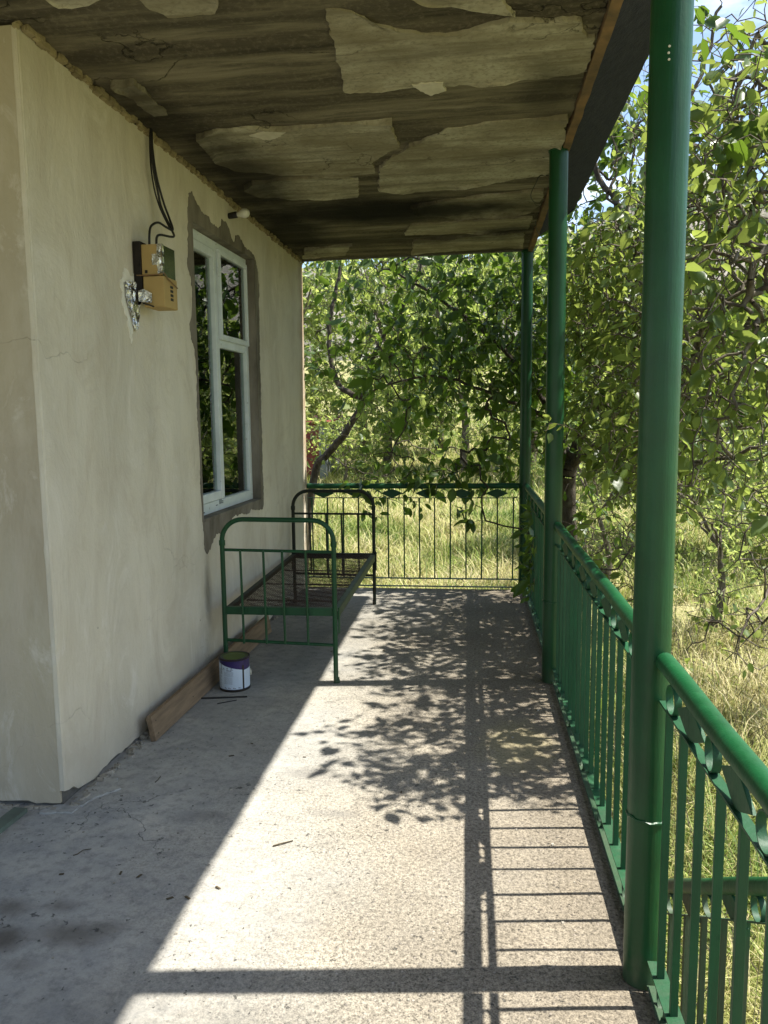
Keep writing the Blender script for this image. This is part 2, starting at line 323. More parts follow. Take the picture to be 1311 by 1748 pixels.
def m_white():
    t = NT('old_white_paint')
    c = t.mix(t.ramp(t.noise(8, 5), (0.4, 0.0), (0.7, 1.0)), (0.72, 0.78, 0.80), (0.62, 0.68, 0.70))
    c = t.mix(t.ramp(t.noise(38, 6, 0.75), (0.63, 0.0), (0.67, 0.9)), c, (0.12, 0.10, 0.08))
    return t.done(t.bsdf(c, 0.5, t.bump(t.noise(30, 4), 0.3, 0.004)))
M['white'] = m_white(); M['glass'] = m_glass()
M['innerframe'] = m_simple('inner_sash_paint', (0.16, 0.19, 0.19), (0.12, 0.14, 0.14), 8, 0.6)
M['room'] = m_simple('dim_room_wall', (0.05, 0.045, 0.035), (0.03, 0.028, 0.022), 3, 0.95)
M['wood'] = m_simple('weathered_plank', (0.27, 0.19, 0.115), (0.15, 0.105, 0.065), 6, 0.85, bump=0.5, stretch=(6, 0.6, 6))
M['boxwood'] = m_simple('ochre_cardboard', (0.45, 0.32, 0.13), (0.37, 0.255, 0.095), 5, 0.75, bump=0.15)
M['black'] = m_simple('black_rubber', (0.012, 0.012, 0.012), (0.02, 0.018, 0.016), 20, 0.5)
M['darkwood'] = m_simple('charred_backing_board', (0.022, 0.017, 0.014), (0.012, 0.01, 0.009), 15, 0.9, bump=0.6)
def m_foil():
    t = NT('crumpled_foil')
    v = t.voro(28, None, 'F1'); n = t.noise(18, 4, 0.6, dist=1.5)
    return t.done(t.bsdf((0.80, 0.81, 0.80), 0.22, t.bump(t.math('ADD', v, n), 1.0, 0.02), 1.0))
M['foil'] = m_foil()
M['lidpanel'] = m_simple('tarnished_reflector', (0.16, 0.19, 0.08), (0.05, 0.08, 0.03), 7, 0.25, 0.7)
M['purple'] = m_simple('violet_tin', (0.035, 0.02, 0.11), (0.02, 0.012, 0.07), 8, 0.35)
M['label'] = m_simple('pale_paper_label', (0.58, 0.66, 0.74), (0.50, 0.58, 0.66), 5, 0.6)
M['ink'] = m_simple('label_ink', (0.10, 0.12, 0.17), (0.16, 0.18, 0.22), 20, 0.7)
M['olive'] = m_simple('dried_green_paint', (0.13, 0.17, 0.045), (0.09, 0.13, 0.03), 9, 0.45)
M['darktin'] = m_simple('dark_tin', (0.03, 0.028, 0.026), (0.06, 0.045, 0.03), 20, 0.5, 0.5)
M['porcelain'] = m_simple('frosted_bulb', (0.75, 0.74, 0.66), (0.68, 0.67, 0.6), 5, 0.3)
M['bark'] = m_bark(); M['twig'] = m_bark('pale_bark', (0.17, 0.15, 0.115), (0.075, 0.06, 0.045))
M['leaf'] = m_leaf('plum_leaf_shaded', (0.030, 0.070, 0.016), (0.075, 0.135, 0.028), (0.22, 0.36, 0.035), 0.38, 0.38)  # darker, less translucent copy of the orchard leaf, standing in for shade
M['leaf2'] = m_leaf('orchard_leaf', (0.035, 0.080, 0.018), (0.12, 0.18, 0.045), (0.42, 0.52, 0.10), 0.42, 0.36)
M['leaf3'] = m_leaf('thicket_leaf', (0.065, 0.11, 0.025), (0.21, 0.28, 0.075), (0.60, 0.70, 0.19), 0.5, 0.5)
M['ground'] = m_ground(); M['grass'] = m_grass(); M['hill'] = m_hill()
M['redsheet'] = m_simple('red_oxide_sheet', (0.22, 0.045, 0.035), (0.15, 0.035, 0.03), 4, 0.7)
M['greysheet'] = m_simple('grey_sheet', (0.22, 0.24, 0.25), (0.15, 0.16, 0.17), 4, 0.7)
M['crumb'] = m_simple('plaster_crumb', (0.42, 0.39, 0.32), (0.2, 0.18, 0.15), 30, 0.95)
M['dryleaf'] = m_simple('dry_leaf', (0.10, 0.075, 0.04), (0.05, 0.04, 0.025), 30, 0.9)

# ------------------------------------------------------------------ object helpers
WL = {}
def wloc(o): return WL.get(o.name, Vector((0, 0, 0))) if o else Vector((0, 0, 0))
def tag(o, label=None, cat=None, group=None, kind=None):
    if label: o['label'] = label
    if cat: o['category'] = cat
    if group: o['group'] = group
    if kind: o['kind'] = kind
    return o
def empty(name, loc, label, cat, group=None, rz=0.0):
    o = bpy.data.objects.new(name, None); o.empty_display_size = 0.1; COL.objects.link(o)
    o.location = loc; o.rotation_euler.z = rz; WL[o.name] = Vector(loc); return tag(o, label, cat, group)
class MB:
    def __init__(s): s.v = []; s.f = []
    def add(s, vs, fs):
        k = len(s.v); s.v += [tuple(p) for p in vs]; s.f += [tuple(i+k for i in f) for f in fs]; return s
    def box(s, x0, y0, z0, x1, y1, z1):
        return s.add([(x0,y0,z0),(x1,y0,z0),(x1,y1,z0),(x0,y1,z0),(x0,y0,z1),(x1,y0,z1),(x1,y1,z1),(x0,y1,z1)],
                     [(0,3,2,1),(4,5,6,7),(0,1,5,4),(1,2,6,5),(2,3,7,6),(3,0,4,7)])
    def obox(s, c, ax, ay, az):     # oriented box: centre and three half-axis vectors
        c = Vector(c); ax, ay, az = Vector(ax), Vector(ay), Vector(az)
        vs = [c+ax*i+ay*j+az*k for k in (-1, 1) for j in (-1, 1) for i in (-1, 1)]
        return s.add(vs, [(0,2,3,1),(4,5,7,6),(0,1,5,4),(1,3,7,5),(3,2,6,7),(2,0,4,6)])
    def tube(s, pts, r, n=10, caps=True, closed=False):
        pts = [Vector(p) for p in pts]; N = len(pts)
        rs = r if hasattr(r, '__len__') else [r]*N
        vs = []; prev = None
        for i, p in enumerate(pts):
            a = pts[(i-1) % N] if (closed or i > 0) else pts[i]; b = pts[(i+1) % N] if (closed or i < N-1) else pts[i]
            d = (b-a).normalized()
            u = (prev - d*prev.dot(d)) if prev is not None else d.orthogonal()
            if u.length < 1e-6: u = d.orthogonal()
            u.normalize(); prev = u; w = d.cross(u)
            vs += [p + (u*math.cos(2*PI*k/n) + w*math.sin(2*PI*k/n))*rs[i] for k in range(n)]
        fs = []
        for i in range(N if closed else N-1):
            j = (i+1) % N
            fs += [(i*n+k, i*n+(k+1) % n, j*n+(k+1) % n, j*n+k) for k in range(n)]
        if caps and not closed: fs += [tuple(range(n-1, -1, -1)), tuple((N-1)*n+k for k in range(n))]
        return s.add(vs, fs)
    def lathe(s, c, prof, n=24, axis=(0, 0, 1), caps=True):
        c = Vector(c); a = Vector(axis).normalized(); u = a.orthogonal().normalized(); w = a.cross(u)
        vs = []
        for (r, h) in prof: vs += [c + a*h + (u*math.cos(2*PI*k/n)+w*math.sin(2*PI*k/n))*r for k in range(n)]
        fs = [(i*n+k, i*n+(k+1) % n, (i+1)*n+(k+1) % n, (i+1)*n+k) for i in range(len(prof)-1) for k in range(n)]
        if caps: fs += [tuple(range(n-1, -1, -1)), tuple((len(prof)-1)*n+k for k in range(n))]
        return s.add(vs, fs)
    def prism(s, poly, ext):       # poly: closed outline of 3-D points, extruded along ext
        n = len(poly); e = Vector(ext); a = [Vector(p) for p in poly]; b = [p+e for p in a]
        return s.add(a+b, [tuple(range(n-1, -1, -1)), tuple(range(n, 2*n))] + [(i, (i+1) % n, n+(i+1) % n, n+i) for i in range(n)])
    def mesh(s, name, mat, off=Vector((0, 0, 0)), smooth=False, bevel=0.0):
        me = bpy.data.meshes.new(name)
        me.from_pydata([tuple(Vector(p)-off) for p in s.v], [], s.f); me.validate()
        bm = bmesh.new(); bm.from_mesh(me); bmesh.ops.recalc_face_normals(bm, faces=bm.faces)
        if bevel:
            es = [e for e in bm.edges if len(e.link_faces) == 2 and e.calc_face_angle(0) > 0.6]
            bmesh.ops.bevel(bm, geom=es, offset=bevel, segments=2, affect='EDGES', profile=0.6, clamp_overlap=True)
        bm.to_mesh(me); bm.free()
        if smooth:
            me.shade_smooth()
            try: me.set_sharp_from_angle(angle=math.radians(40))
            except Exception: pass
        me.materials.append(M[mat] if isinstance(mat, str) else mat)
        return me
    def build(s, name, mat, parent=None, smooth=False, bevel=0.0, local=False, **tg):
        off = Vector((0, 0, 0)) if local else (wloc(parent))
        o = bpy.data.objects.new(name, s.mesh(name, mat, off, smooth, bevel)); COL.objects.link(o)
        if parent: o.parent = parent; WL[o.name] = wloc(parent)
        tag(o, tg.get('label'), tg.get('cat'), tg.get('group'), tg.get('kind'))
        return o
def link_mesh(name, me, parent, loc=(0, 0, 0)):
    o = bpy.data.objects.new(name, me); COL.objects.link(o); o.parent = parent; o.location = loc; return o
def jag(poly, step=0.03, amp=0.012, seed=0, sc=9.0):
    """roughen a closed 2-D outline"""
    out = []; n = len(poly)
    for i in range(n):
        a = Vector(poly[i]).to_2d(); b = Vector(poly[(i+1) % n]).to_2d(); d = b-a; k = max(1, int(d.length/step))
        nr = Vector((-d.y, d.x)).normalized() if d.length > 0 else Vector((0, 0))
        for j in range(k):
            p = a + d*(j/k)
            q = noise.noise((p.x*sc, p.y*sc, seed*3.1)) + 0.6*noise.noise((p.x*sc*3.1, p.y*sc*3.1, seed*5.7+4)) + 0.4*noise.noise((p.x*sc*9, p.y*sc*9, seed+9))
            out.append(p + nr*q*amp*1.6)
    return out

# ------------------------------------------------------------------ terrain
def gz(x, y):
    r = max(0.0, y-9.0)
    z = -1.15 + 0.048*r + 0.06*noise.noise((x*0.35, y*0.35, 0)) + 0.02*noise.noise((x*1.7, y*1.7, 3))
    if r > 26: z += (r-26)*0.07
    return z
def build_ground():
    xs = np.concatenate([np.linspace(-600, -30, 14), np.linspace(-26, -6, 18), np.linspace(-5, 8, 66), np.linspace(9, 26, 20), np.linspace(30, 600, 14)])
    ys = np.concatenate([np.linspace(-600, -25, 12), np.linspace(-20, -1, 14), np.linspace(0, 16, 80), np.linspace(17, 46, 40), np.linspace(50, 110, 12), np.linspace(130, 700, 10)])
    vs = [(x, y, gz(x, y) if y < 110 else gz(x, 110)) for y in ys for x in xs]; nx = len(xs)
    fs = [(j*nx+i, j*nx+i+1, (j+1)*nx+i+1, (j+1)*nx+i) for j in range(len(ys)-1) for i in range(nx-1)]
    b = MB(); b.v = vs; b.f = fs
    b.build('ground', 'ground', smooth=True, kind='structure', label='rough garden ground of dry soil and low grass beyond the porch')
build_ground()
def build_hill():
    prof = [(-0.6, .15), (-0.35, .17), (-0.15, .18), (0.0, .19), (0.06, .205), (0.12, .22), (0.18, .25), (0.235, .28), (0.262, .292), (0.28, .28), (0.305, .262), (0.34, .247), (0.4, .24), (0.6, .2), (0.9, .14)]
    px = [p[0] for p in prof]; pz = [p[1] for p in prof]
    vs = []; na, nr = 260, 46
    for j in range(nr):
        f = j/(nr-1); Y = 85 + 110*f
        for i in range(na):
            a = -0.62+1.5*i/(na-1); top = np.interp(a, px, pz)*160
            h = -1.2 + (min(1, f*1.55)**1.15)*(top+1.6) * (1.0 if f < 0.7 else 1-(f-0.7)*1.2)
            w = (Vector((a*Y*0.05, Y*0.05, h*0.05)))
            h += (noise.fractal(w*1.3, 1.0, 2.1, 5)*6.0 + abs(noise.noise(w*5))*2.2)*min(1, f*2)*0.55
            vs.append((a*Y, Y, h))
    fs = [(j*na+i, j*na+i+1, (j+1)*na+i+1, (j+1)*na+i) for j in range(nr-1) for i in range(na-1)]
    b = MB(); b.v = vs; b.f = fs
    b.build('hill', 'hill', smooth=False, kind='structure', label='grey rocky hillside rising behind the orchard trees')
build_hill()

# ------------------------------------------------------------------ house
WA = Vector((-1.655, 2.94, 0)); WB = Vector((-1.49, 7.2, 0)); WU = (WB-WA).normalized(); WN = Vector((WU.y, -WU.x, 0)); WLEN = (WB-WA).length
def W(s, off, z): return WA + WU*s + WN*off + Vector((0, 0, z))
def cz(x, y): return 3.07 - 0.0200*(y-2.94) + (x+0.5)*0.016
def wbox(b, s0, s1, o0, o1, z0, z1):
    c = W((s0+s1)/2, (o0+o1)/2, (z0+z1)/2)
    return b.obox(c, WU*((s1-s0)/2), WN*((o1-o0)/2), Vector((0, 0, (z1-z0)/2)))
house = empty('house', (-1.655, 2.94, 0), 'cream plastered single storey house with a patched white window', 'house')
OS0, OS1, OZ0, OZ1 = 1.635, 2.825, 0.965, 2.735      # window opening
# masonry core behind the render
b = MB()
wbox(b, 0.012, OS0-.012, -0.34, -0.02, -1.3, 2.95); wbox(b, OS1+.012, WLEN-0.012, -0.34, -0.02, -1.3, 2.95)
wbox(b, OS0-.0119, OS1+.0119, -0.338, -0.021, -1.3, OZ0-.012); wbox(b, OS0-.0119, OS1+.0119, -0.338, -0.021, OZ1+.012, 2.949)
b.build('masonry', 'raw', house)
# render coat with a jagged lower and upper edge, cut round the window
def coat(b, fr, s0, s1, z0f, z1f, thick, step=0.035):
    n = max(2, int((s1-s0)/step)); a = []
    for i in range(n+1):
        s = s0+(s1-s0)*i/n; a.append((s, z0f(s), z1f(s)))
    for i in range(n):
        (sa, za, zb), (sc_, zc, zd) = a[i], a[i+1]
        vs = [fr(sa, 0, za), fr(sc_, 0, zc), fr(sc_, 0, zd), fr(sa, 0, zb), fr(sa, -thick, za), fr(sc_, -thick, zc), fr(sc_, -thick, zd), fr(sa, -thick, zb)]
        f = [(0, 1, 2, 3), (4, 7, 6, 5), (0, 4, 5, 1), (3, 2, 6, 7)]
        if i == 0: f.append((0, 3, 7, 4))
        if i == n-1: f.append((1, 5, 6, 2))
        b.add(vs, f)
def zbot(s): return max(0.003, 0.018 + 0.022*noise.noise((s*6, 1, 0)) + 0.015*noise.noise((s*23, 2, 0)) + (0.05*max(0, 1-s/0.12)))
def ztop(s):
    p = W(s, 0, 0); return cz(p.x, p.y) - 0.022 + 0.015*noise.noise((s*8, 5, 0)) + 0.010*noise.noise((s*31, 6, 0))
b = MB()
coat(b, W, 0, OS0, zbot, ztop, 0.02); coat(b, W, OS1, WLEN, zbot, ztop, 0.02)
coat(b, W, OS0, OS1, zbot, lambda s: OZ0, 0.02); coat(b, W, OS0, OS1, lambda s: OZ1, ztop, 0.02)
b.build('front_wall', 'plaster', house)
# end wall facing the viewer at the left
def WE(s, off, z): return Vector((-1.655+0.004-s, 2.94-off, z))
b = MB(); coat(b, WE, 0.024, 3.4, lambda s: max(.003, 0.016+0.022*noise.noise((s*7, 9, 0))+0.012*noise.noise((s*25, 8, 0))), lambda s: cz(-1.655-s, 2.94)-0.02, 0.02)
b.build('end_wall', 'plaster_shaded', house)
# rounded plaster nose on the corner
b = MB(); pts = []
for i in range(60):
    z = 0.075+ (cz(-1.65, 2.94)-0.1)*i/59
    pts.append((-1.668+0.003*noise.noise((0, 0, z*6)), 2.955+0.003*noise.noise((4, 0, z*7)), z))
b.tube(pts, [0.016+0.0035*noise.noise((7, 3, p[2]*9)) for p in pts], 10)
b.build('corner_nose', 'plaster', house, smooth=True)
b = MB(); b.box(-5.05, 2.965, -1.3, -2.01, 3.28, 2.96); b.box(-5.05, 3.29, -1.3, -4.75, 7.0, 2.96)
b.build('masonry', 'raw', house)
b = MB(); b.box(-4.7, 7.02, -1.3, -1.84, 7.19, 2.96); b.build('rear_wall', 'plaster_shaded', house)
# dim room behind the window
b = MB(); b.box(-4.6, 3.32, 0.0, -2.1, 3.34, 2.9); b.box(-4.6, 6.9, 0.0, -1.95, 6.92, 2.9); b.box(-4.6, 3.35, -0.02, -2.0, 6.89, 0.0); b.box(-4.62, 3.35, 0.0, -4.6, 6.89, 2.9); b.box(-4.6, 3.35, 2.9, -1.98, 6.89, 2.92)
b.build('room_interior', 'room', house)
# mortar reveals and the ragged mortar collar
b = MB()
wbox(b, OS0-.002, OS0+.018, -0.17, 0.004, OZ0, OZ1); wbox(b, OS1-.018, OS1+.002, -0.17, 0.004, OZ0, OZ1)
wbox(b, OS0+.018, OS1-.018, -0.17, 0.0035, OZ1-.02, OZ1+.002); wbox(b, OS0+.018, OS1-.018, -0.17, 0.012, OZ0-.002, OZ0+.016)
b.build('window_reveal', 'mortar', house)
outer = [(1.60,2.86),(1.66,2.875),(1.74,2.83),(1.83,2.80),(1.93,2.80),(1.98,2.77),(2.08,2.77),(2.13,2.80),(2.16,2.84),(2.24,2.84),(2.30,2.80),(2.36,2.75),(2.40,2.755),(2.42,2.80),(2.49,2.81),(2.56,2.79),(2.62,2.76),(2.70,2.76),(2.76,2.755),(2.83,2.74),(2.88,2.70),(2.92,2.64),(2.935,2.50),(2.91,2.40),(2.915,2.2),(2.90,2.0),(2.905,1.8),(2.895,1.6),(2.90,1.4),(2.885,1.2),(2.90,1.0),(2.89,0.93),(2.86,0.90),(2.74,0.90),(2.66,0.915),(2.58,0.93),(2.50,0.905),(2.40,0.92),(2.2,0.93),(2.14,0.91),(2.05,0.86),(1.95,0.84),(1.85,0.86),(1.76,0.80),(1.69,0.76),(1.65,0.80),(1.61,0.88),(1.60,1.0),(1.585,1.2),(1.595,1.4),(1.575,1.6),(1.59,1.8),(1.575,2.0),(1.53,2.04),(1.52,2.12),(1.565,2.2),(1.57,2.3),(1.585,2.38),(1.545,2.45),(1.56,2.55),(1.57,2.7)]
outer = [(x+.040 if x < 1.62 and z < 2.36 else x+.015 if x < 1.62 else x-.012 if x > 2.85 else x, z) for x, z in outer]
outer = jag(outer, 0.012, 0.008, 2, 26)
cx_, cz_ = (OS0+OS1)/2, (OZ0+OZ1)/2; hw, hh = (OS1-OS0)/2, (OZ1-OZ0)/2
inn = []
for p in outer:
    dx, dz = p.x-cx_, p.y-cz_; k = min(hw/abs(dx) if dx else 1e9, hh/abs(dz) if dz else 1e9); inn.append((cx_+dx*k, cz_+dz*k))
b = MB(); n = len(outer)
for i in range(n):
    j = (i+1) % n; o1, o2, i1, i2 = outer[i], outer[j], inn[i], inn[j]
    th = 0.006
    b.add([W(i1[0], th, i1[1]), W(i2[0], th, i2[1]), W(o2.x, th*0.7, o2.y), W(o1.x, th*0.7, o1.y), W(o1.x, -.004, o1.y), W(o2.x, -.004, o2.y)], [(0, 1, 2, 3), (3, 2, 5, 4)])
b.build('mortar_collar', 'mortar', house)
# window --------------------------------------------------------------
win = empty('window', W(OS0, -0.07, OZ0), None, None); win.parent = house; win.location = W(OS0, -0.07, OZ0)-Vector((-1.655, 2.94, 0))
f0, f1 = OS0+.02, OS1-.02; g0, g1 = OZ0+.016, OZ1-.022
def rect_frame(b, s0, s1, z0, z1, w, o0, o1, wb=None, wt=None):
    wb = wb or w; wt = wt or w
    wbox(b, s0, s0+w, o0, o1, z0, z1); wbox(b, s1-w, s1, o0, o1, z0, z1)
    wbox(b, s0+w, s1-w, o0, o1-.001, z0, z0+wb); wbox(b, s0+w, s1-w, o0, o1-.001, z1-wt, z1)
b = MB(); rect_frame(b, f0, f1, g0, g1, 0.052, -0.13, -0.055, 0.07, 0.06)
b.build('frame', 'white', win, bevel=0.004)
b = MB(); wbox(b, 2.156, 2.214, -0.13, -0.060, g0+.071, g1-.061); b.build('mullion', 'white', win, bevel=0.004)
b = MB(); wbox(b, 2.215, f1-.053, -0.13, -0.059, 2.045, 2.105); b.build('transom', 'white', win, bevel=0.004)
b = MB(); rect_frame(b, f0+.056, 2.151, g0+.074, g1-.064, 0.038, -0.105, -0.046, 0.055, 0.05); sash = b.build('sash', 'white', win, bevel=0.004)
b = MB(); wbox(b, f0+.096, 2.111, -0.078, -0.074, g0+.136, g1-.121); b.build('pane', 'glass', win)
b = MB(); rect_frame(b, 2.200, f1-.035, 2.095, g1-.045, 0.026, -0.058, -0.036, 0.035, 0.03); b.build('sash', 'white', win, bevel=0.003, label='small raised vent sash above the transom')
b = MB(); wbox(b, 2.227, f1-.062, -0.06, -0.056, 2.137, g1-.082); b.build('pane', 'glass', win)
b = MB(); wbox(b, 2.215, f1-.053, -0.085, -0.081, g0+.071, 2.044); b.build('pane', 'glass', win)
b = MB(); rect_frame(b, f0+.03, 2.15, g0+.03, g1-.03, 0.075, -0.27, -0.235); rect_frame(b, 2.21, f1-.03, g0+.03, 2.05, 0.075, -0.27, -0.235); rect_frame(b, 2.21, f1-.03, 2.08, g1-.03, 0.075, -0.27, -0.235)
b.build('inner_frame', 'innerframe', win, bevel=0.003)
for (s, z, l, h) in ((2.02, 1.018, .03, .006), (2.09, 1.022, .012, .03), (2.115, 1.024, .010, .028), (2.14, 1.024, .018, .008), (2.14, 1.035, .018, .006), (1.76, .995, .06, .008), (1.70, .992, .03, .014)):
    b = MB(); wbox(b, s, s+l, -0.0545, -0.0535, z, z+h); b.build('paint_scuff', 'ink', win)

# ------------------------------------------------------------------ porch slab
b = MB(); xs = np.concatenate([np.linspace(-5.0, -2.0, 20), np.linspace(-1.96, 0.47, 62)]); ys = np.concatenate([np.linspace(-5.0, -1.0, 20), np.linspace(-.95, 7.17, 163)])
nx = len(xs); ny = len(ys)
for j, y in enumerate(ys):
    for i, x in enumerate(xs):
        xx, yy = x, y
        if i == nx-1: xx = 0.504 + 0.004*noise.noise((0, y*9, 0)) + 0.005*noise.noise((0, y*31, 1))
        if j == ny-1: yy = 7.172 + 0.005*noise.noise((x*14, 0, 0))
        z = 0.0025*noise.noise((x*2.3, y*2.3, 0)) + 0.0012*noise.noise((x*9, y*9, 0))
        if i == nx-1 or j == ny-1: z -= 0.006
        b.v.append((xx, yy, z))
b.f = [(j*nx+i, j*nx+i+1, (j+1)*nx+i+1, (j+1)*nx+i) for j in range(ny-1) for i in range(nx-1)]
k = len(b.v); side = [(nx-1)+j*nx for j in range(ny)] + [(ny-1)*nx+i for i in range(nx-2, -1, -1)]
for q in side: x, y, z = b.v[q]; b.v.append((x, y, -1.4))
b.f += [(side[i], side[i+1], k+i+1, k+i) for i in range(len(side)-1)]
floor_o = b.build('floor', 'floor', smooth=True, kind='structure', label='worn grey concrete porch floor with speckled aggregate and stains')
# crumbled joint between wall and floor
b = MB()
for i in range(150):
    s = random.random()**1.3*4.2; sz = random.uniform(.003, .011)*(1.6 if s < .8 else 1)
    p = W(s, random.uniform(0.0, 0.03) + (0.03*random.random() if s < .9 else 0), sz*0.4)
    b.obox(p, Vector((random.uniform(.5, 1), random.uniform(-.5, .5), random.uniform(-.3, .3)))*sz, Vector((random.uniform(-.5, .5), random.uniform(.5, 1), random.uniform(-.3, .3)))*sz, Vector((random.uniform(-.3, .3), random.uniform(-.3, .3), 1))*sz*.6)
for i in range(50):
    sz = random.uniform(.003, .010)
    p = Vector((-1.66-random.random()*0.5, 2.93-random.random()*.03, sz*.4))
    b.obox(p, (sz, sz*.3, 0), (-sz*.2, sz*.8, 0), (0, sz*.2, sz*.6))
for i in range(260):
    sz = random.uniform(.0015, .0045)
    p = Vector((random.uniform(-1.6, .45), random.uniform(1.4, 7.1), sz*.4))
    b.obox(p, (sz, sz*.3, 0), (-sz*.2, sz*.8, 0), (0, sz*.2, sz*.6))
b.build('plaster_crumbs', 'crumb', kind='stuff', label='loose plaster crumbs and grit scattered on the porch floor')
# broken skirt of mortar at the corner
b = MB()
pl = jag([(-1.60, 2.885), (-1.56, 3.02), (-1.50, 3.10), (-1.545, 3.2), (-1.63, 3.18), (-1.645, 2.95), (-1.72, 2.925), (-1.73, 2.87)], 0.012, 0.006, 3, 25)
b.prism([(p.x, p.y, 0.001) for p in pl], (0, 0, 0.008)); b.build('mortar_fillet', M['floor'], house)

# ------------------------------------------------------------------ ceiling
b = MB(); xs = np.concatenate([np.linspace(-5.2, -1.7, 10), np.linspace(-1.65, 0.50, 40)]); ys = np.concatenate([np.linspace(-2.6, -1.0, 12), np.linspace(-.97, 7.19, 390)]); nx = len(xs); ny = len(ys)
for y in ys:
    for i, x in enumerate(xs):
        h = 0.012*noise.noise((x*0.45, y*5.5, 0)) + 0.007*noise.noise((x*1.4, y*15, 2)) + 0.006*noise.noise((x*6, y*8, 5))
        xx = x if i < nx-1 else 0.503+0.012*noise.noise((3, y*5, 0))+0.008*noise.noise((3, y*19, 0))
        b.v.append((xx, y, cz(x, y)+h))
b.f = [(j*nx+i, j*nx+i+1, (j+1)*nx+i+1, (j+1)*nx+i) for j in range(ny-1) for i in range(nx-1)]
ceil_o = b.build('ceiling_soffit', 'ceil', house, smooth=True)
b = MB(); b.add([(-5.2, -2.6, 3.25), (.50, -2.6, 3.25), (.50, 7.19, 3.05), (-5.2, 7.19, 3.05), (-5.2, -2.6, 3.38), (.50, -2.6, 3.38), (.50, 7.19, 3.2), (-5.2, 7.19, 3.2)],
                [(0, 3, 2, 1), (4, 5, 6, 7), (0, 1, 5, 4), (1, 2, 6, 5), (2, 3, 7, 6), (3, 0, 4, 7)])
# edge drops that close the gap between slab and soffit at the far end and the open side
b.add([(-1.85, 7.191, cz(-1.8, 7.2)-.012), (.50, 7.191, cz(.5, 7.2)-.012), (.50, 7.191, 3.1), (-1.85, 7.191, 3.1), (-1.85, 7.16, cz(-1.8, 7.2)-.010), (.50, 7.16, cz(.5, 7.2)-.010), (.50, 7.16, 3.1), (-1.85, 7.16, 3.1)],
      [(0, 1, 2, 3), (4, 7, 6, 5), (0, 4, 5, 1), (1, 5, 6, 2), (0, 3, 7, 4)])
b.build('roof_slab', 'raw', house)
PATCHES = [
 [(556,15),(600,22),(640,45),(700,57),(760,60),(800,53),(870,40),(960,36),(990,38),(992,55),(1003,64),(1018,62),(1005,124),(960,130),(880,138),(720,150),(590,154),(575,95)],
 [(672,-14),(845,-14),(880,29),(800,16),(730,6)],
 [(228,-14),(374,-14),(366,20),(325,26),(285,31),(258,16)],
 [(335,235),(370,222),(420,218),(480,222),(530,217),(600,212),(666,205),(680,250),(636,278),(640,296),(560,300),(480,300),(400,290),(368,276)],
 [(646,285),(700,250),(760,222),(860,206),(968,197),(963,240),(948,262),(944,288),(925,300),(800,318),(720,328),(648,324)],
 [(430,312),(520,303),(612,306),(610,336),(500,342),(446,334),(418,322)],
 [(700,352),(760,343),(850,332),(930,322),(922,350),(905,362),(860,366),(780,372),(712,368)],
 [(520,426),(600,419),(590,436),(516,440)],
 [(706,411),(800,404),(896,396),(893,420),(800,428),(704,433)],
 [(188,141),(230,136),(286,196),(262,199)],
 [(60,-14),(200,-14),(150,8),(100,10)],
 [(700,385),(800,378),(908,372),(902,390),(800,398),(690,402)],
]
for i, pp in enumerate(PATCHES):
    P2 = []
    for (px, py) in pp:
        q = on_z(px, py, 3.03)
        for _ in range(4): q = on_z(px, py, cz(q.x, q.y)-0.012)
        P2.append((min(q.x, 0.505), q.y))
    P2 = jag(P2, 0.02, 0.010, i, 11)
    b = MB(); cxy = sum(P2, Vector((0, 0)))/len(P2); nP = len(P2)
    rims = []
    for kf, dz in ((1.0, None), (.93, -.014), (.80, -.013)):
        rims.append([(cxy.x+(p.x-cxy.x)*kf, cxy.y+(p.y-cxy.y)*kf, 0) for p in P2])
    vs = []
    for ri_, rg_ in enumerate(rims):
        for (x, y, _) in rg_:
            cu = max(0, noise.noise((x*3.3, y*3.3, i*2.0)))*.040 if ri_ == 0 else (max(0, noise.noise((x*3.3, y*3.3, i*2.0)))*.012 if ri_ == 1 else 0)
            vs.append((x, y, cz(x, y)-.013-cu))
    vs += [(x, y, z+.005 if k_ < 0 else cz(x, y)+.014) for k_, (x, y, z) in enumerate(vs[:nP])]
    fs = [tuple(range(2*nP, 3*nP))]
    for k_ in range(nP):
        j_ = (k_+1) % nP
        fs += [(k_, j_, nP+j_, nP+k_), (nP+k_, nP+j_, 2*nP+j_, 2*nP+k_), (3*nP+k_, 3*nP+j_, j_, k_)]
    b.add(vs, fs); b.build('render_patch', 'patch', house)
q = [on_z(x, y, 3.03) for x, y in ((703,150),(755,147),(762,160),(735,168),(712,158))]
b = MB(); b.prism([(p.x, p.y, cz(p.x, p.y)-0.018) for p in jag([(v.x, v.y) for v in q], .01, .008, 5, 30)], (0, 0, .02)); b.build('render_patch', 'chip', house, label='small pale broken chip of render')
q = [on_z(x, y, 3.03) for x, y in ((425,228),(450,222),(490,222),(482,230),(455,236))]
b = MB(); b.prism([(p.x, p.y, cz(p.x, p.y)-0.017) for p in jag([(v.x, v.y) for v in q], .01, .008, 6, 30)], (0, 0, .015)); b.build('render_patch', 'chip', house, label='small pale broken chip of render')
# crumbly yellowish bead along the wall head
b = MB()
for i in range(420):
    s_ = WLEN*random.random(); q = W(s_, random.uniform(-.004, .012)+.012*max(0, noise.noise((s_*5, 0, 0))), 0); q.z = cz(q.x, q.y)-random.uniform(.004, .026); z_ = random.uniform(.004, .016)
    b.obox(q, WU*z_*1.6, WN*z_*.7+Vector((0, 0, z_*.2)), Vector((0, z_*.2, z_*.8)))
b.build('wall_head_crumbs', m_simple('stained_crumbly_render', (0.36, 0.30, 0.17), (0.14, 0.11, 0.06), 12, .95, bump=.8), house, kind='stuff')
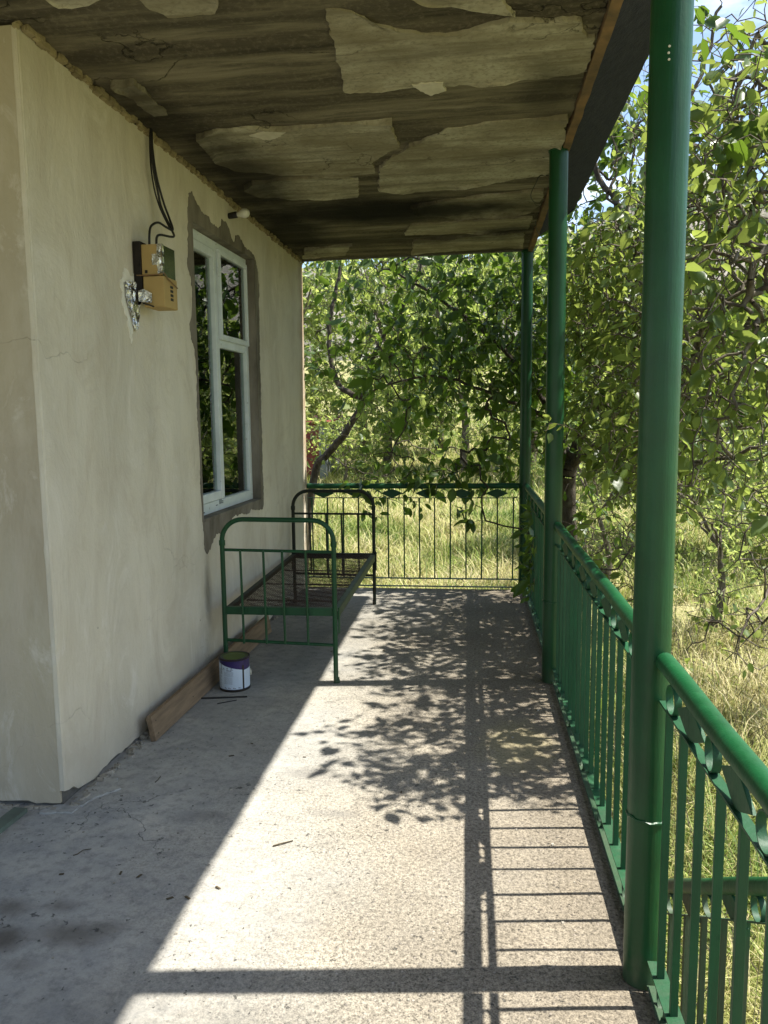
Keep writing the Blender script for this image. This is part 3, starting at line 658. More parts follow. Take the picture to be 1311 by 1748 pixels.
# rusty edge angle and the felt-covered eave
def strip_along(b, prof, y0, y1, n, wob=0.0):
    m = len(prof); k0 = len(b.v)
    for j in range(n+1):
        y = y0+(y1-y0)*j/n
        for (x, dz) in prof:
            w = wob*noise.noise((x*3, y*8, dz*4)); b.v.append((x+w, y, cz(.53, y)+dz+w*.4))
    for j in range(n):
        for i in range(m):
            a = k0+j*m+i; c = k0+j*m+(i+1) % m; b.f.append((a, c, c+m, a+m))
    b.f += [tuple(k0+i for i in range(m)), tuple(k0+n*m+i for i in range(m-1, -1, -1))]
b = MB(); strip_along(b, [(.508, -.022), (.548, -.026), (.554, .09), (.506, .10)], -2.6, 7.19, 170, .006); b.build('edge_angle', 'rust', house)
b = MB(); strip_along(b, [(.556, .03), (.872, .272), (.866, .30), (.54, .19)], -2.6, 6.93, 160, .006); b.build('eave_board', 'felt', house)
b = MB()
for k in range(5):
    o = k*0.018; strip_along(b, [(.560+o, .045+o*.76), (.868, .262+.004*k), (.868, .268+.004*k), (.560+o, .051+o*.76)], 6.93, 6.99-.008*k, 4, .002)
b.build('eave_layer', 'felt', house)

# ------------------------------------------------------------------ posts
def post(x, y, r, label, ztop=None):
    root = empty('support_post', (x, y, 0), label, 'post', 'green pipe posts holding up the porch roof')
    zt = (ztop or cz(x, y)-.004)
    b = MB(); n = 28; zs = np.linspace(0, zt, 40)
    b.tube([(0, 0, float(z)) for z in zs], [r*(1+0.006*noise.noise((x*9, y, float(z)*3))) for z in zs], n)
    b.build('pipe', 'green_post', root, smooth=True, local=True)
    b = MB(); b.tube([(r*1.0*math.cos(a), r*1.0*math.sin(a), .492+.004*math.sin(a*2+x)+.002*math.sin(a*9)) for a in np.linspace(0, 2*PI, 40)[:-1]], [.0035+.002*abs(math.sin(k*1.7)) for k in range(39)], 6, closed=True)
    b.build('weld_seam', 'green_post', root, smooth=True, local=True)
    b = MB(); b.lathe((0, 0, zt-.02), [(r*1.12, 0), (r*1.12, .018)], 24); b.build('cap_plate', 'green_post', root, smooth=True, local=True)
    return root
post(0.492, 2.135, .0505, 'nearest tall green pipe post standing at the railing corner beside the viewer')
post(0.492, 4.66, .0515, 'middle green pipe post halfway along the side railing')
post(0.505, 7.19, .050, 'farthest green pipe post at the back corner of the porch')
post(0.49, -0.40, .0505, 'green pipe post behind the viewpoint at the near railing end')
b = MB()
for (z, dx) in ((2.47, -.012), (2.455, -.013), (2.44, -.012)): b.lathe((0.492+dx*1.2, 2.135-.0485, z), [(.0, -.002), (.003, -.001), (.003, .001), (0, .002)], 8, axis=(0, 1, 0))
o = b.build('paint_chip', 'chip', bpy.data.objects['support_post'])

# ------------------------------------------------------------------ railings
def railing_meshes():
    d = {}
    d['baluster'] = MB().obox((0, 0, .46), (.0062, 0, 0), (0, .0095, 0), (0, 0, .376)).mesh('baluster', 'green_bar', bevel=.0012)
    for nm, z in (('ring', .876), ('lower_ring', .046)):
        b = MB(); n = 22; ro, ri, w = .0385, .0350, .009
        for k in range(n):
            a = 2*PI*k/n; c, s_ = math.cos(a), math.sin(a)
            b.v += [(ro*c, -w, z+ro*s_), (ro*c, w, z+ro*s_), (ri*c, w, z+ri*s_), (ri*c, -w, z+ri*s_)]
        for k in range(n):
            j = (k+1) % n
            for m in range(4): b.f.append((k*4+m, k*4+(m+1) % 4, j*4+(m+1) % 4, j*4+m))
        d[nm] = b.mesh(nm, 'green_bar', smooth=True)
    b = MB(); L2, H2, w = .104, .040, .0045
    b.prism([(-L2, -w, .877), (-.03, -w, .877-H2*.8), (0, -w, .877-H2), (.03, -w, .877-H2*.8), (L2, -w, .877), (.03, -w, .877+H2*.8), (0, -w, .877+H2), (-.03, -w, .877+H2*.8)], (0, 2*w, 0))
    d['diamond'] = b.mesh('diamond', 'green_bar', bevel=.0015)
    return d
RM = railing_meshes()
def railing(p0, p1, label, ring0=0.10, bal0=0.071, slope=0.0, group='green metal porch railings', wob=0.0):
    p0 = Vector(p0); p1 = Vector(p1); d = (p1-p0).to_2d(); Ln = d.length; rz = math.atan2(d.y, d.x)
    root = empty('railing', p0, label, 'railing', group, rz)
    Z = lambda x: slope*x
    n = 24
    b = MB(); b.tube([(Ln*i/n, 0, .944+Z(Ln*i/n)+.0015*math.sin(i*1.1)) for i in range(n+1)], .0255, 18); b.build('handrail', 'green', root, smooth=True, local=True)
    b = MB(); b.add([(0, -.012, .832), (Ln, -.012, .832+Z(Ln)), (Ln, .012, .832+Z(Ln)), (0, .012, .832), (0, -.012, .838), (Ln, -.012, .838+Z(Ln)), (Ln, .012, .838+Z(Ln)), (0, .012, .838)], [(0, 3, 2, 1), (4, 5, 6, 7), (0, 1, 5, 4), (1, 2, 6, 5), (2, 3, 7, 6), (3, 0, 4, 7)])
    b.build('upper_bar', 'green_bar', root, local=True)
    for nm, z, w in (('lower_bar', .084, .021), ('foot_bar', .010, .020)):
        b = MB(); b.add([(0, -w, z), (Ln, -w, z+Z(Ln)), (Ln, w, z+Z(Ln)), (0, w, z), (0, -w, z+.005), (Ln, -w, z+.005+Z(Ln)), (Ln, w, z+.005+Z(Ln)), (0, w, z+.005)], [(0, 3, 2, 1), (4, 5, 6, 7), (0, 1, 5, 4), (1, 2, 6, 5), (2, 3, 7, 6), (3, 0, 4, 7)])
        b.build(nm, 'green_bar', root, local=True)
    x = bal0
    while x < Ln-.02:
        o = link_mesh('baluster', RM['baluster'], root, (x+random.uniform(-.004, .004), 0, Z(x))); o.rotation_euler.y = random.uniform(-.006, .006); o.rotation_euler.z = random.uniform(-.12, .12); x += .142
    x = ring0
    while x < Ln-.03:
        o = link_mesh('ring', RM['ring'], root, (x, random.uniform(-.002, .002), Z(x))); o.rotation_euler.z = random.uniform(-.1, .1)
        if x+.159 < Ln-.11: o = link_mesh('diamond', RM['diamond'], root, (x+.159, 0, Z(x+.159))); o.rotation_euler.z = random.uniform(-.05, .05)
        x += .318
    x = ring0
    while x < Ln-.03:
        link_mesh('lower_ring', RM['lower_ring'], root, (x, 0, Z(x)))
        x += .49
    return root
RX = .517
railing((RX, 2.085, 0), (RX, -0.36, 0), 'nearest green side railing running from the big near post toward the viewer', ring0=.10, bal0=.06)
railing((RX, 2.185, 0), (RX, 4.61, 0), 'middle green side railing between the nearest post and the middle post', ring0=-.027+.318)
railing((RX, 4.71, 0), (RX, 7.14, 0), 'far green side railing between the middle post and the back corner post', ring0=.12)
railing((.455, 7.185, 0), (-1.485, 7.185, 0), 'dark backlit end railing across the far end of the porch', ring0=.04, bal0=.05)
a = on_y(1140, 1513, 2.85); c = on_y(1318, 1513, 2.10); dirv = (c-a); a2 = a - dirv*0.0; c2 = a + dirv*2.4
hl = math.hypot(dirv.x, dirv.y)
railing((a2.x, a2.y, a2.z-.944), (c2.x, c2.y, a2.z-.944), 'lower green stair railing seen through the balusters of the nearest railing', ring0=.05, bal0=.05, slope=dirv.z/hl, group='green metal stair railing')

# ------------------------------------------------------------------ bed
XL, XR = -1.47, -0.787
bed = empty('bed_frame', (XL, 4.53, 0), 'empty green iron bed frame with rusty wire base against the cream wall', 'bed')
def bed_arch(y, top, mat, rods, z_mid, z_low, yl=0.0, angle=True, nm='footboard'):
    r = .0145; rc = .13
    pts = [(XL, y+yl, 0.0)]; pts += [(XL, y+yl, z) for z in np.linspace(.1, top-rc, 6)]
    pts += [(XL+rc-rc*math.cos(a), y+yl*(1-a/(PI/2)*.1), top-rc+rc*math.sin(a)) for a in np.linspace(0.15, PI/2, 9)]
    pts += [(XR-rc+rc*math.sin(a), y, top-rc+rc*math.cos(a)) for a in np.linspace(0, PI/2-.15, 9)]
    pts += [(XR, y, z) for z in np.linspace(top-rc, .1, 6)] + [(XR, y, 0.0)]
    b = MB(); b.tube(pts, r, 14); arch = b.build(nm, mat, bed, smooth=True)
    for (x, yy) in ((XL, y+yl), (XR, y)):
        b = MB(); b.lathe((x, yy, top-rc-.03), [(.0165, 0), (.0185, .004), (.0185, .03), (.0165, .034)], 14); b.build('collar', mat, arch, smooth=True)
    b = MB(); b.tube([(XL, y+yl, z_mid), (XR, y, z_mid-.004)], .009, 10); b.build('crossbar', mat, bed, smooth=True)
    if z_low:
        b = MB(); b.tube([(XL, y+yl, z_low+.012), (XR, y, z_low)], .010, 10); b.build('crossbar', mat, bed, smooth=True)
    for x in rods:
        b = MB(); b.tube([(x, y+.001, z_mid), (x+.006, y+.001, (z_low or .43))], .0075, 8); b.build('rod', mat, bed, smooth=True)
YF, YH = 4.53, 6.50
bed_arch(YF, .985, 'bedgreen', (-1.352, -1.212, -1.098, -.957), .800, .232, yl=.03)
bed_arch(YH, .965, 'beddark', (-1.33, -1.19, -1.06, -.92), .775, .25, nm='headboard')
b = MB(); b.box(XL-.002, YF+.018, .405, XR+.002, YF+.022, .452); b.box(XL-.002, YF+.0222, .448, XR+.002, YF+.05, .4519); b.build('end_angle', 'bedgreen', bed, bevel=.001)
b = MB(); b.box(XL-.002, YH-.024, .395, XR+.002, YH-.018, .445); b.box(XL-.002, YH-.055, .44, XR+.002, YH-.0242, .4449); b.build('end_angle', 'beddark', bed, bevel=.001)
for x, sg, mt in ((XR+.012, -1, 'bedrail'), (XL-.004, 1, 'beddark')):
    b = MB(); b.box(x-.0025, YF+.02, .385, x+.0025, YH-.02, .435); b.box(min(x, x+sg*.035), YF+.06, .4352, max(x, x+sg*.035), YH-.06, .4392); b.build('side_rail', mt, bed, bevel=.001)
for (x, y, mt) in ((XR+.020, YF+.03, 'bedgreen'), (XL-.008, YF+.05, 'bedgreen'), (XR+.020, YH-.03, 'beddark'), (XL-.008, YH-.03, 'beddark')):
    b = MB(); b.box(x-.004, y-.016, .30, x+.004, y+.016, .458); b.build('corner_bracket', mt, bed, bevel=.002)
# wire base
b = MB(); nW = 46
for i in range(nW):
    x = XL+.03+(XR-XL-.05)*i/(nW-1); pts = []
    for j in range(41):
        f = j/40; y = YF+.05+(YH-YF-.1)*f; sag = -.035*math.sin(PI*f)*math.sin(PI*i/(nW-1))
        pts.append((x+.0045*math.sin(j*2.5+i), y, .441+sag+.004*math.cos(j*2.5+i)))
    b.tube(pts, .0017, 3, caps=False)
for j in range(96):
    f = (j+.5)/96; y = YF+.05+(YH-YF-.1)*f; pts = []
    for i in range(13):
        g = i/12; pts.append((XL+.02+(XR-XL-.03)*g, y+.006*math.sin(i*2.3+j), .438-.035*math.sin(PI*f)*math.sin(PI*g)))
    b.tube(pts, .0015, 3, caps=False)
b.build('wire_base', 'spring', bed, kind='stuff')
for y in (5.0, 5.5, 6.0):
    b = MB(); b.box(XL+.01, y-.012, .385, XR-.01, y+.012, .389); b.build('slat', 'spring', bed)
for x in (XL, XR):
    b = MB(); b.lathe((x-.008, YH, .02), [(.004, -.008), (.02, -.007), (.02, .007), (.004, .008)], 14, axis=(1, 0, 0)); b.build('caster', 'darktin', bed, smooth=True)
b = MB(); b.lathe((XR+.012, YF, .012), [(.003, -.012), (.013, -.01), (.013, .01), (.003, .012)], 12, axis=(1, .2, 0)); b.obox((XR+.008, YF, .026), (.012, 0, 0), (0, .007, 0), (0, 0, .008)); b.build('foot', 'bedgreen', bed, smooth=True)

# ------------------------------------------------------------------ plank, can, rods
p0 = Vector((-1.545, 3.60, 0)); p1 = Vector((-1.462, 5.60, 0)); u = (p1-p0).normalized(); nrm = Vector((u.y, -u.x, 0))
plank = empty('plank', (p0.x, p0.y, 0), 'long weathered wooden plank propped on edge along the foot of the wall', 'plank')
b = MB(); up = (Vector((0, 0, 1))*.985 - nrm*.17).normalized(); th = up.cross(u).normalized()
c = (p0+p1)/2; b.obox(c+up*.066, u*((p1-p0).length/2), up*.0635, th*.014); b.build('board', 'wood', plank, bevel=.003)
for s_, h in ((.04, .03), (.04, .095), (.5, .05), (.9, .09), (1.93, .04), (1.93, .09), (1.3, .05)):
    b = MB(); q = p0+u*s_+up*h; sg = 1 if th.dot(nrm) > 0 else -1; b.lathe(q+th*sg*.0142, [(.0, 0), (.004, 0), (.003, .0015), (0, .0016)], 8, axis=th*sg); b.build('nail', 'darktin', plank)
CX, CY, CR, CH = -1.372, 4.405, .088, .195
can = empty('paint_can', (CX, CY, 0), 'open violet and white paint can with a dried green lid beside the bed leg', 'paint can')
b = MB(); b.lathe((CX, CY, 0), [(CR-.004, .0), (CR+.002, .003), (CR+.002, .010), (CR-.001, .012), (CR-.001, CH-.012), (CR+.003, CH-.008), (CR+.003, CH), (CR-.008, CH), (CR-.008, CH-.004)], 48, caps=True); b.build('body', 'purple', can, smooth=True)
b = MB(); b.lathe((CX, CY, CH-.004), [(.0, .001), (CR*.5, .0012), (CR*.74, .001), (CR*.80, -.001), (CR-.009, .0035)], 40, caps=False); b.build('lid', 'olive', can, smooth=True)
b = MB(); b.lathe((CX, CY, 0), [(CR+.0035, CH-.009), (CR+.005, CH-.003), (CR+.001, CH+.001), (CR-.007, CH+.0005)], 48, caps=False); b.build('rim', 'darktin', can, smooth=True)
b = MB(); b.lathe((CX, CY, 0), [(CR+.0006, .0005), (CR+.0028, .003), (CR+.0028, .012), (CR+.0006, .0135)], 48, caps=False); b.build('base_band', 'darktin', can, smooth=True)
def cyl_patch(b, a0, a1, zf0, zf1, r, n=24):
    k = len(b.v)
    for i in range(n+1):
        a = a0+(a1-a0)*i/n
        for z in (zf0(a), zf1(a)): b.v.append((CX+r*math.cos(a), CY+r*math.sin(a), z))
    for i in range(n): b.f.append((k+2*i, k+2*i+2, k+2*i+3, k+2*i+1))
# angles: camera sees about -105 deg .. +25 deg; direction to camera:
ac = math.atan2(0-CY, 0-CX)
topf = lambda a: CH*0.90 - (a-(ac-1.5))*CH*0.115 if a < ac+.62 else CH*0.64
b = MB(); cyl_patch(b, ac-1.65, ac+.52, lambda a: .016, topf, CR+.0004, 40); cyl_patch(b, ac+.64, ac+1.7, lambda a: .016, lambda a: CH*.645+.006*(a-ac-.64), CR+.0004, 24); b.build('label', 'label', can, smooth=True)
b = MB(); cyl_patch(b, ac+.52, ac+.64, lambda a: .003, lambda a: CH*.8, CR+.0016, 3); b.build('seam', 'darktin', can)
b = MB(); cyl_patch(b, ac-1.0, ac-.96, lambda a: .105, lambda a: CH*.86, CR+.0010, 2); b.build('paint_drip', 'black', can)
b = MB(); rr = random.Random(4)
def rowtext(a0, a1, z, h):
    a = a0
    while a < a1:
        w = rr.uniform(.02, .07); cyl_patch(b, a, min(a+w, a1), lambda _: z, lambda _: z+h, CR+.0007, 2); a += w+.016
for i in range(14): rowtext(ac-1.35, ac-1.02+(0.04 if i % 3 else -.05), .032+.0078*i, .0022)
for i in range(7): rowtext(ac-.74, ac-.14-(.05 if i % 2 else 0), .050+.0062*i, .0020)
for i in range(5): rowtext(ac-.74, ac-.10, .096+.0058*i, .0020)
rowtext(ac-.55, ac-.2, .126, .005)
for i in range(3): rowtext(ac-.85+.29*i, ac-.72+.29*i, .139, .006); rowtext(ac-.88+.29*i, ac-.68+.29*i, .132, .003)
for a in (-.72, -.45, -.12, .22): cyl_patch(b, ac+a, ac+a+.07, lambda _: .022, lambda _: .0285, CR+.0007, 2); cyl_patch(b, ac+a+.10, ac+a+.17, lambda _: .0215, lambda _: .025, CR+.0007, 2)
cyl_patch(b, ac-1.2, ac-1.08, lambda _: .0245, lambda _: .029, CR+.0007, 2)
b.build('printed_text', 'ink', can)
b = MB(); q = Vector((CX+(CR+.004)*math.cos(ac+1.62), CY+(CR+.004)*math.sin(ac+1.62), .088)); b.lathe(q, [(.017, -.004), (.020, .0), (.018, .005), (.0, .006)], 16, axis=(math.cos(ac+1.62), math.sin(ac+1.62), 0)); b.build('handle_boss', 'chip', can, smooth=True)
def stick(name, pts, r, mat, label, cat):
    pts = [Vector(p) for p in pts]; o = pts[0]
    b = MB(); rs = [r*(1-.35*i/len(pts)) for i in range(len(pts))]; b.tube(pts, rs, 7)
    me = b.mesh(name, mat, o, smooth=True); ob = bpy.data.objects.new(name, me); COL.objects.link(ob); ob.location = o; return tag(ob, label, cat)
stick('iron_rod', [on_z(343, 1192, .005), on_z(422, 1189, .005)], .0055, 'black', 'short black iron rod lying on the floor just in front of the paint can', 'rod')
stick('iron_rod', [on_z(371, 1201, .003), on_z(404, 1195, .003)], .003, 'black', 'thin wire offcut lying on the floor in front of the longer black rod', 'rod')
stick('twig', [on_z(466, 1444, .004), on_z(480, 1440, .007), on_z(500, 1435, .004)], .003, 'dryleaf', 'small dry twig on the sunlit concrete beyond the shadow edge', 'twig')
stick('twig', [on_z(125, 1460, .003), on_z(132, 1458, .003), on_z(142, 1451, .004), on_z(156, 1449, .003)], .0018, 'dryleaf', 'curled thin twig on shaded concrete near the house corner', 'twig')
stick('twig', [on_z(265, 1335, .003), on_z(270, 1331, .004), on_z(274, 1325, .003)], .002, 'dryleaf', 'tiny bent twig on shaded floor between plank end and sun patch', 'twig')
a_ = on_z(-30, 1438, 0); c_ = on_z(36, 1386, 0); d_ = (c_-a_).normalized(); e_ = Vector((d_.y, -d_.x, 0))
gb = empty('green_strip', (a_.x, a_.y, 0), 'faded green painted wooden strip lying on the floor by the end wall', 'strip')
b = MB(); b.obox((a_+c_)/2+e_*.0+Vector((0, 0, .0105)), d_*((c_-a_).length/2), e_*.03, Vector((0, 0, .0095))); b.build('strip', m_simple('faded_green_wood', (0.13, 0.17, 0.13), (0.09, 0.11, 0.09), 6, .8), gb, bevel=.002)
# dark leaf litter bits
b = MB()
for (px, py) in ((290,1533),(320,1532),(206,1490),(372,1515),(430,1269),(105,1492),(238,1495),(685,1352),(520,1292),(395,1290),(655,1110),(566,1112)):
    q = on_z(px, py, .003); a = random.random()*6.28; l = random.uniform(.006, .013)
    b.obox(q, Vector((math.cos(a), math.sin(a), .1))*l, Vector((-math.sin(a), math.cos(a), .1))*l*.4, (0, 0, .0012))
b.build('leaf_litter', 'dryleaf', kind='stuff', label='scattered dark bits of dry leaf on the porch floor')

# ------------------------------------------------------------------ meter box, cable, foil, lamp
BS = .86
mb = empty('meter_box', W(BS, 0, 2.2), 'ochre electricity meter box with foil patches fixed high on the wall', 'meter box')
b = MB(); wbox(b, BS+.0, BS+.20, .004, .044, 2.165, 2.440); b.build('backing_board', 'darkwood', mb, bevel=.004)
b = MB(); wbox(b, BS+.004, BS+.160, .045, .148, 2.278, 2.424); b.build('upper_case', 'boxwood', mb, bevel=.005)
b = MB(); wbox(b, BS+.002, BS+.162, .050, .156, 2.128, 2.274); b.build('lower_case', 'boxwood', mb, bevel=.005)
b = MB(); wbox(b, BS+.015, BS+.156, .1485, .1515, 2.268, 2.420); b.build('front_plate', 'lidpanel', mb)
b = MB(); pl = jag([(.126, 2.423), (.1485, 2.423), (.1485, 2.283), (.126, 2.283), (.126, 2.325), (.100, 2.325), (.100, 2.378), (.126, 2.378)], .01, .002, 3, 50)
b.prism([W(BS+.0015, p.x, p.y) for p in pl], WU*.002); wbox(b, BS+.001, BS+.020, .1515, .1530, 2.283, 2.423); b.build('foil_strip', 'foil', mb)
for k in range(4):
    b = MB(); wbox(b, BS+.075, BS+.108, .1555, .1572, 2.165+.020*k, 2.178+.020*k); b.build('vent_slot', 'black', mb)
b = MB(); wbox(b, BS+.0002, BS+.004, .062, .074, 2.288, 2.302); b.build('keyhole', 'black', mb)
b = MB(); b.tube([W(BS-.002, .02, 2.279), W(BS-.005, .07, 2.277), W(BS-.005, .13, 2.280), W(BS-.002, .160, 2.285), W(BS+.04, .164, 2.262), W(BS+.15, .162, 2.235)], .003, 6); b.build('tie_wire', 'rust', mb, smooth=True)
b = MB(); b.tube([W(BS-.01, .05, 2.145), W(BS-.01, .08, 2.137), W(BS-.01, .105, 2.127)], .004, 6); b.build('clip', 'black', mb)
# crumpled foil on the wall with pale filler behind
FO = .165
b = MB(); pl = jag([(FO+.555,2.235),(FO+.60,2.29),(FO+.665,2.27),(FO+.70,2.29),(FO+.73,2.21),(FO+.72,2.12),(FO+.67,2.06),(FO+.66,1.99),(FO+.64,1.95),(FO+.62,1.99),(FO+.60,2.06),(FO+.565,2.12)], .01, .012, 8, 22)
b.prism([W(p.x, .0005, p.y) for p in pl], WN*.004); b.build('filler_patch', 'filler', house)
pl = [(FO+.58,2.225),(FO+.63,2.245),(FO+.69,2.245),(FO+.735,2.20),(FO+.725,2.10),(FO+.70,2.02),(FO+.665,2.01),(FO+.63,2.08),(FO+.595,2.14)]
def crumple(outline, offf, seed, amp):
    bm = bmesh.new(); j = jag(outline, .015, .004, seed, 30); vs = [bm.verts.new(W(p.x, offf(p.x), p.y)) for p in j]; f = bm.faces.new(vs)
    bmesh.ops.triangulate(bm, faces=[f]); bmesh.ops.subdivide_edges(bm, edges=bm.edges[:], cuts=3, use_grid_fill=True)
    for v in bm.verts:
        v.co += WN*(amp*abs(noise.noise(v.co*42+Vector((seed, 0, 0))))+amp*.5*abs(noise.noise(v.co*110)))
    b = MB(); b.v = [tuple(v.co) for v in bm.verts]; bm.verts.index_update(); b.f = [tuple(v.index for v in f.verts) for f in bm.faces]; bm.free(); return b
foil = empty('foil_wrap', W(.83, 0, 2.1), 'crumpled silver foil stuck on the wall below the meter box', 'foil')
crumple(pl, lambda s: .008, 3, .014).build('wall_sheet', 'foil', foil)
b = MB(); k = 0
pts2 = [(.0, 2.205), (.03, 2.212), (.070, 2.19), (.067, 2.145), (.035, 2.15), (.0, 2.155)]
b.prism([W(BS-.010, .028+p[0], p[1]) for p in pts2], WU*.004); b.build('side_flap', 'foil', foil)
# cables
cb = empty('power_cable', W(1.10, 0, 3.0), 'black power cables drooping from the ceiling down to the meter box', 'cable')
def spl(pts, n=8):
    P = [Vector(p) for p in pts]; out = []
    for i in range(len(P)-1):
        a = P[max(i-1, 0)]; b_ = P[i]; c = P[i+1]; d = P[min(i+2, len(P)-1)]
        for k in range(n):
            t = k/n; out.append(.5*((2*b_)+(c-a)*t+(2*a-5*b_+4*c-d)*t*t+(3*b_-a-3*c+d)*t*t*t))
    return out+[P[-1]]
def at_wall_px(px, py, off):
    d = ray(px, py); q = WA + WN*off; t = ((q-Vector((0, 0, EYE))).dot(WN))/d.dot(WN); return Vector((0, 0, EYE))+d*t
cabs = [[(257,205,.02),(257,240,.03),(262,290,.04),(270,330,.05),(276,355,.06),(293,392,.10),(297,403,.13),(290,404,.13),(275,401,.12),(268,404,.11),(267,417,.10)],
        [(259,205,.02),(260,250,.03),(267,300,.05),(279,345,.07),(288,370,.09),(295,392,.12),(284,388,.11),(270,380,.09),(258,386,.08),(255,400,.08),(255,417,.08)],
        [(256,205,.015),(256,260,.02),(261,310,.03),(272,352,.05),(290,390,.10)]]
for i, cpts in enumerate(cabs):
    b = MB(); b.tube(spl([at_wall_px(*p) for p in cpts]), .0058 if i < 2 else .0042, 8); b.build('strand', 'black', cb, smooth=True)
q = at_wall_px(258, 203, .03); b = MB(); b.lathe(q+Vector((0, 0, -.01)), [(.02, 0), (.026, .02), (.024, .05)], 10); b.build('grommet', 'black', cb, smooth=True)
# bulb
lp = at_wall_px(390, 369, 0); lq = at_wall_px(413, 366, .13); dl = (lq-lp).normalized()
d0 = ray(413, 366).normalized(); 
lamp = empty('wall_lamp', lp, 'bare white bulb in a dark socket on the wall above the window', 'lamp')
lend = lp + (WN*.12 + Vector((0, 0, .015))); ax = (lend-lp).normalized()
b = MB(); b.lathe(lp, [(.012, -.005), (.018, .0), (.020, .02), (.021, .055), (.019, .06)], 16, axis=ax); b.build('socket', 'black', lamp, smooth=True)
b = MB(); b.lathe(lp+ax*.06, [(.013, 0), (.014, .012), (.022, .026), (.029, .043), (.030, .056), (.025, .071), (.014, .081), (.0, .085)], 20, axis=ax, caps=False); b.build('bulb', 'porcelain', lamp, smooth=True)
# loose wires hanging from the ceiling near the middle post
def hang(pts, label, r=.003):
    P = []
    for (px, py, z) in pts: P.append(on_z(px, py, z))
    o = P[0]; b = MB(); b.tube(spl(P, 6), r, 6); ob = bpy.data.objects.new('loose_wire', b.mesh('loose_wire', 'black', o, smooth=True)); COL.objects.link(ob); ob.location = o
    return tag(ob, label, 'wire')
hang([(936, 300, 3.03), (922, 300, 3.02), (915, 312, 2.99), (906, 333, 2.97), (912, 345, 2.99), (922, 347, 3.0)], 'loose black wire loop under the ceiling left of the middle post')
hang([(914, 378, 3.0), (916, 392, 2.98), (922, 402, 2.97), (930, 408, 2.98)], 'short wire end sticking out at the far ceiling corner')

# ------------------------------------------------------------------ shed far behind the left trunk
sh = empty('shed', (-6.2, 24, gz(-6, 24)), 'red and grey sheet metal shed half hidden behind the left tree', 'shed')
g0_ = gz(-6, 24)
b = MB()
for i in range(26): x0_ = -8.2+i*.14; b.box(x0_, 24+(.02 if i % 2 else 0), g0_, x0_+.14, 24.05+(.02 if i % 2 else 0), g0_+1.75)
b.build('red_wall', 'redsheet', sh)
b = MB(); b.box(-4.56, 24.0, g0_, -4.35, 24.12, g0_+1.78); b.build('corner_post', 'greysheet', sh)
b = MB(); b.box(-8.2, 24.1, g0_, -4.4, 27, g0_+1.7); b.build('rear_body', 'greysheet', sh)
b = MB(); b.add([(-8.5, 23.8, g0_+1.76), (-4.2, 23.8, g0_+1.76), (-4.2, 27.3, g0_+1.95), (-8.5, 27.3, g0_+1.95), (-8.5, 23.8, g0_+1.80), (-4.2, 23.8, g0_+1.80), (-4.2, 27.3, g0_+1.99), (-8.5, 27.3, g0_+1.99)], [(0, 3, 2, 1), (4, 5, 6, 7), (0, 1, 5, 4), (1, 2, 6, 5), (2, 3, 7, 6), (3, 0, 4, 7)])
b.build('roof', 'redsheet', sh)

# ------------------------------------------------------------------ foliage engine
def np_mesh(name, V, Fc, mat, tone=None, smooth=True, quads=False):
    me = bpy.data.meshes.new(name); k = 4 if quads else 3
    me.vertices.add(len(V)); me.vertices.foreach_set('co', V.astype(np.float32).ravel())
    me.loops.add(len(Fc)*k); me.loops.foreach_set('vertex_index', Fc.astype(np.int32).ravel())
    me.polygons.add(len(Fc)); me.polygons.foreach_set('loop_start', np.arange(len(Fc), dtype=np.int32)*k); me.polygons.foreach_set('loop_total', np.full(len(Fc), k, np.int32))
    if tone is not None:
        a = me.attributes.new('tone', 'FLOAT', 'POINT'); a.data.foreach_set('value', tone.astype(np.float32))
    me.update(calc_edges=True)
    if smooth: me.polygons.foreach_set('use_smooth', np.ones(len(Fc), bool))
    me.materials.append(M[mat]); return me
def norm(a): return a/np.maximum(np.linalg.norm(a, axis=1, keepdims=True), 1e-9)
LEAF_HI = (np.array([(0, 0, 0), (.34, 0, -.035), (.68, 0, -.04), (1, 0, -.13), (.25, .22, .05), (.62, .25, .035), (.25, -.22, .05), (.62, -.25, .035), (.88, .10, -.05), (.88, -.10, -.05)]),
           np.array([(0, 1, 4), (1, 5, 4), (1, 2, 5), (2, 8, 5), (2, 3, 8), (0, 6, 1), (1, 6, 7), (1, 7, 2), (2, 7, 9), (2, 9, 3)]))
LEAF_LO = (np.array([(0, 0, 0), (.5, .26, .04), (1, 0, -.06), (.5, -.26, .04)]), np.array([(0, 2, 1), (0, 3, 2)]))
def leaves(P, D, size, tmpl, rng, up_bias=0.6, curl=0.5):
    """one mesh's arrays: leaves at P pointing along D"""
    N = len(P); V0, F0 = tmpl; D = norm(D)
    up = norm(np.stack([rng.normal(0, .55, N)+.25, rng.normal(0, .55, N), np.full(N, up_bias)+rng.normal(0, .35, N)], 1))
    side = norm(np.cross(up, D)); nrm = norm(np.cross(D, side))
    sz = size*rng.lognormal(-.04, .34, N)
    wf = rng.uniform(.8, 1.25, N); cf = rng.uniform(.3, 2.2, N)
    V = P[:, None, :] + (D[:, None, :]*V0[None, :, 0:1] + side[:, None, :]*(V0[None, :, 1:2]*wf[:, None, None]) + nrm[:, None, :]*(V0[None, :, 2:3]*cf[:, None, None]))*sz[:, None, None]
    Fc = (F0[None]+(np.arange(N)*len(V0))[:, None, None]).reshape(-1, 3)
    return V.reshape(-1, 3), Fc
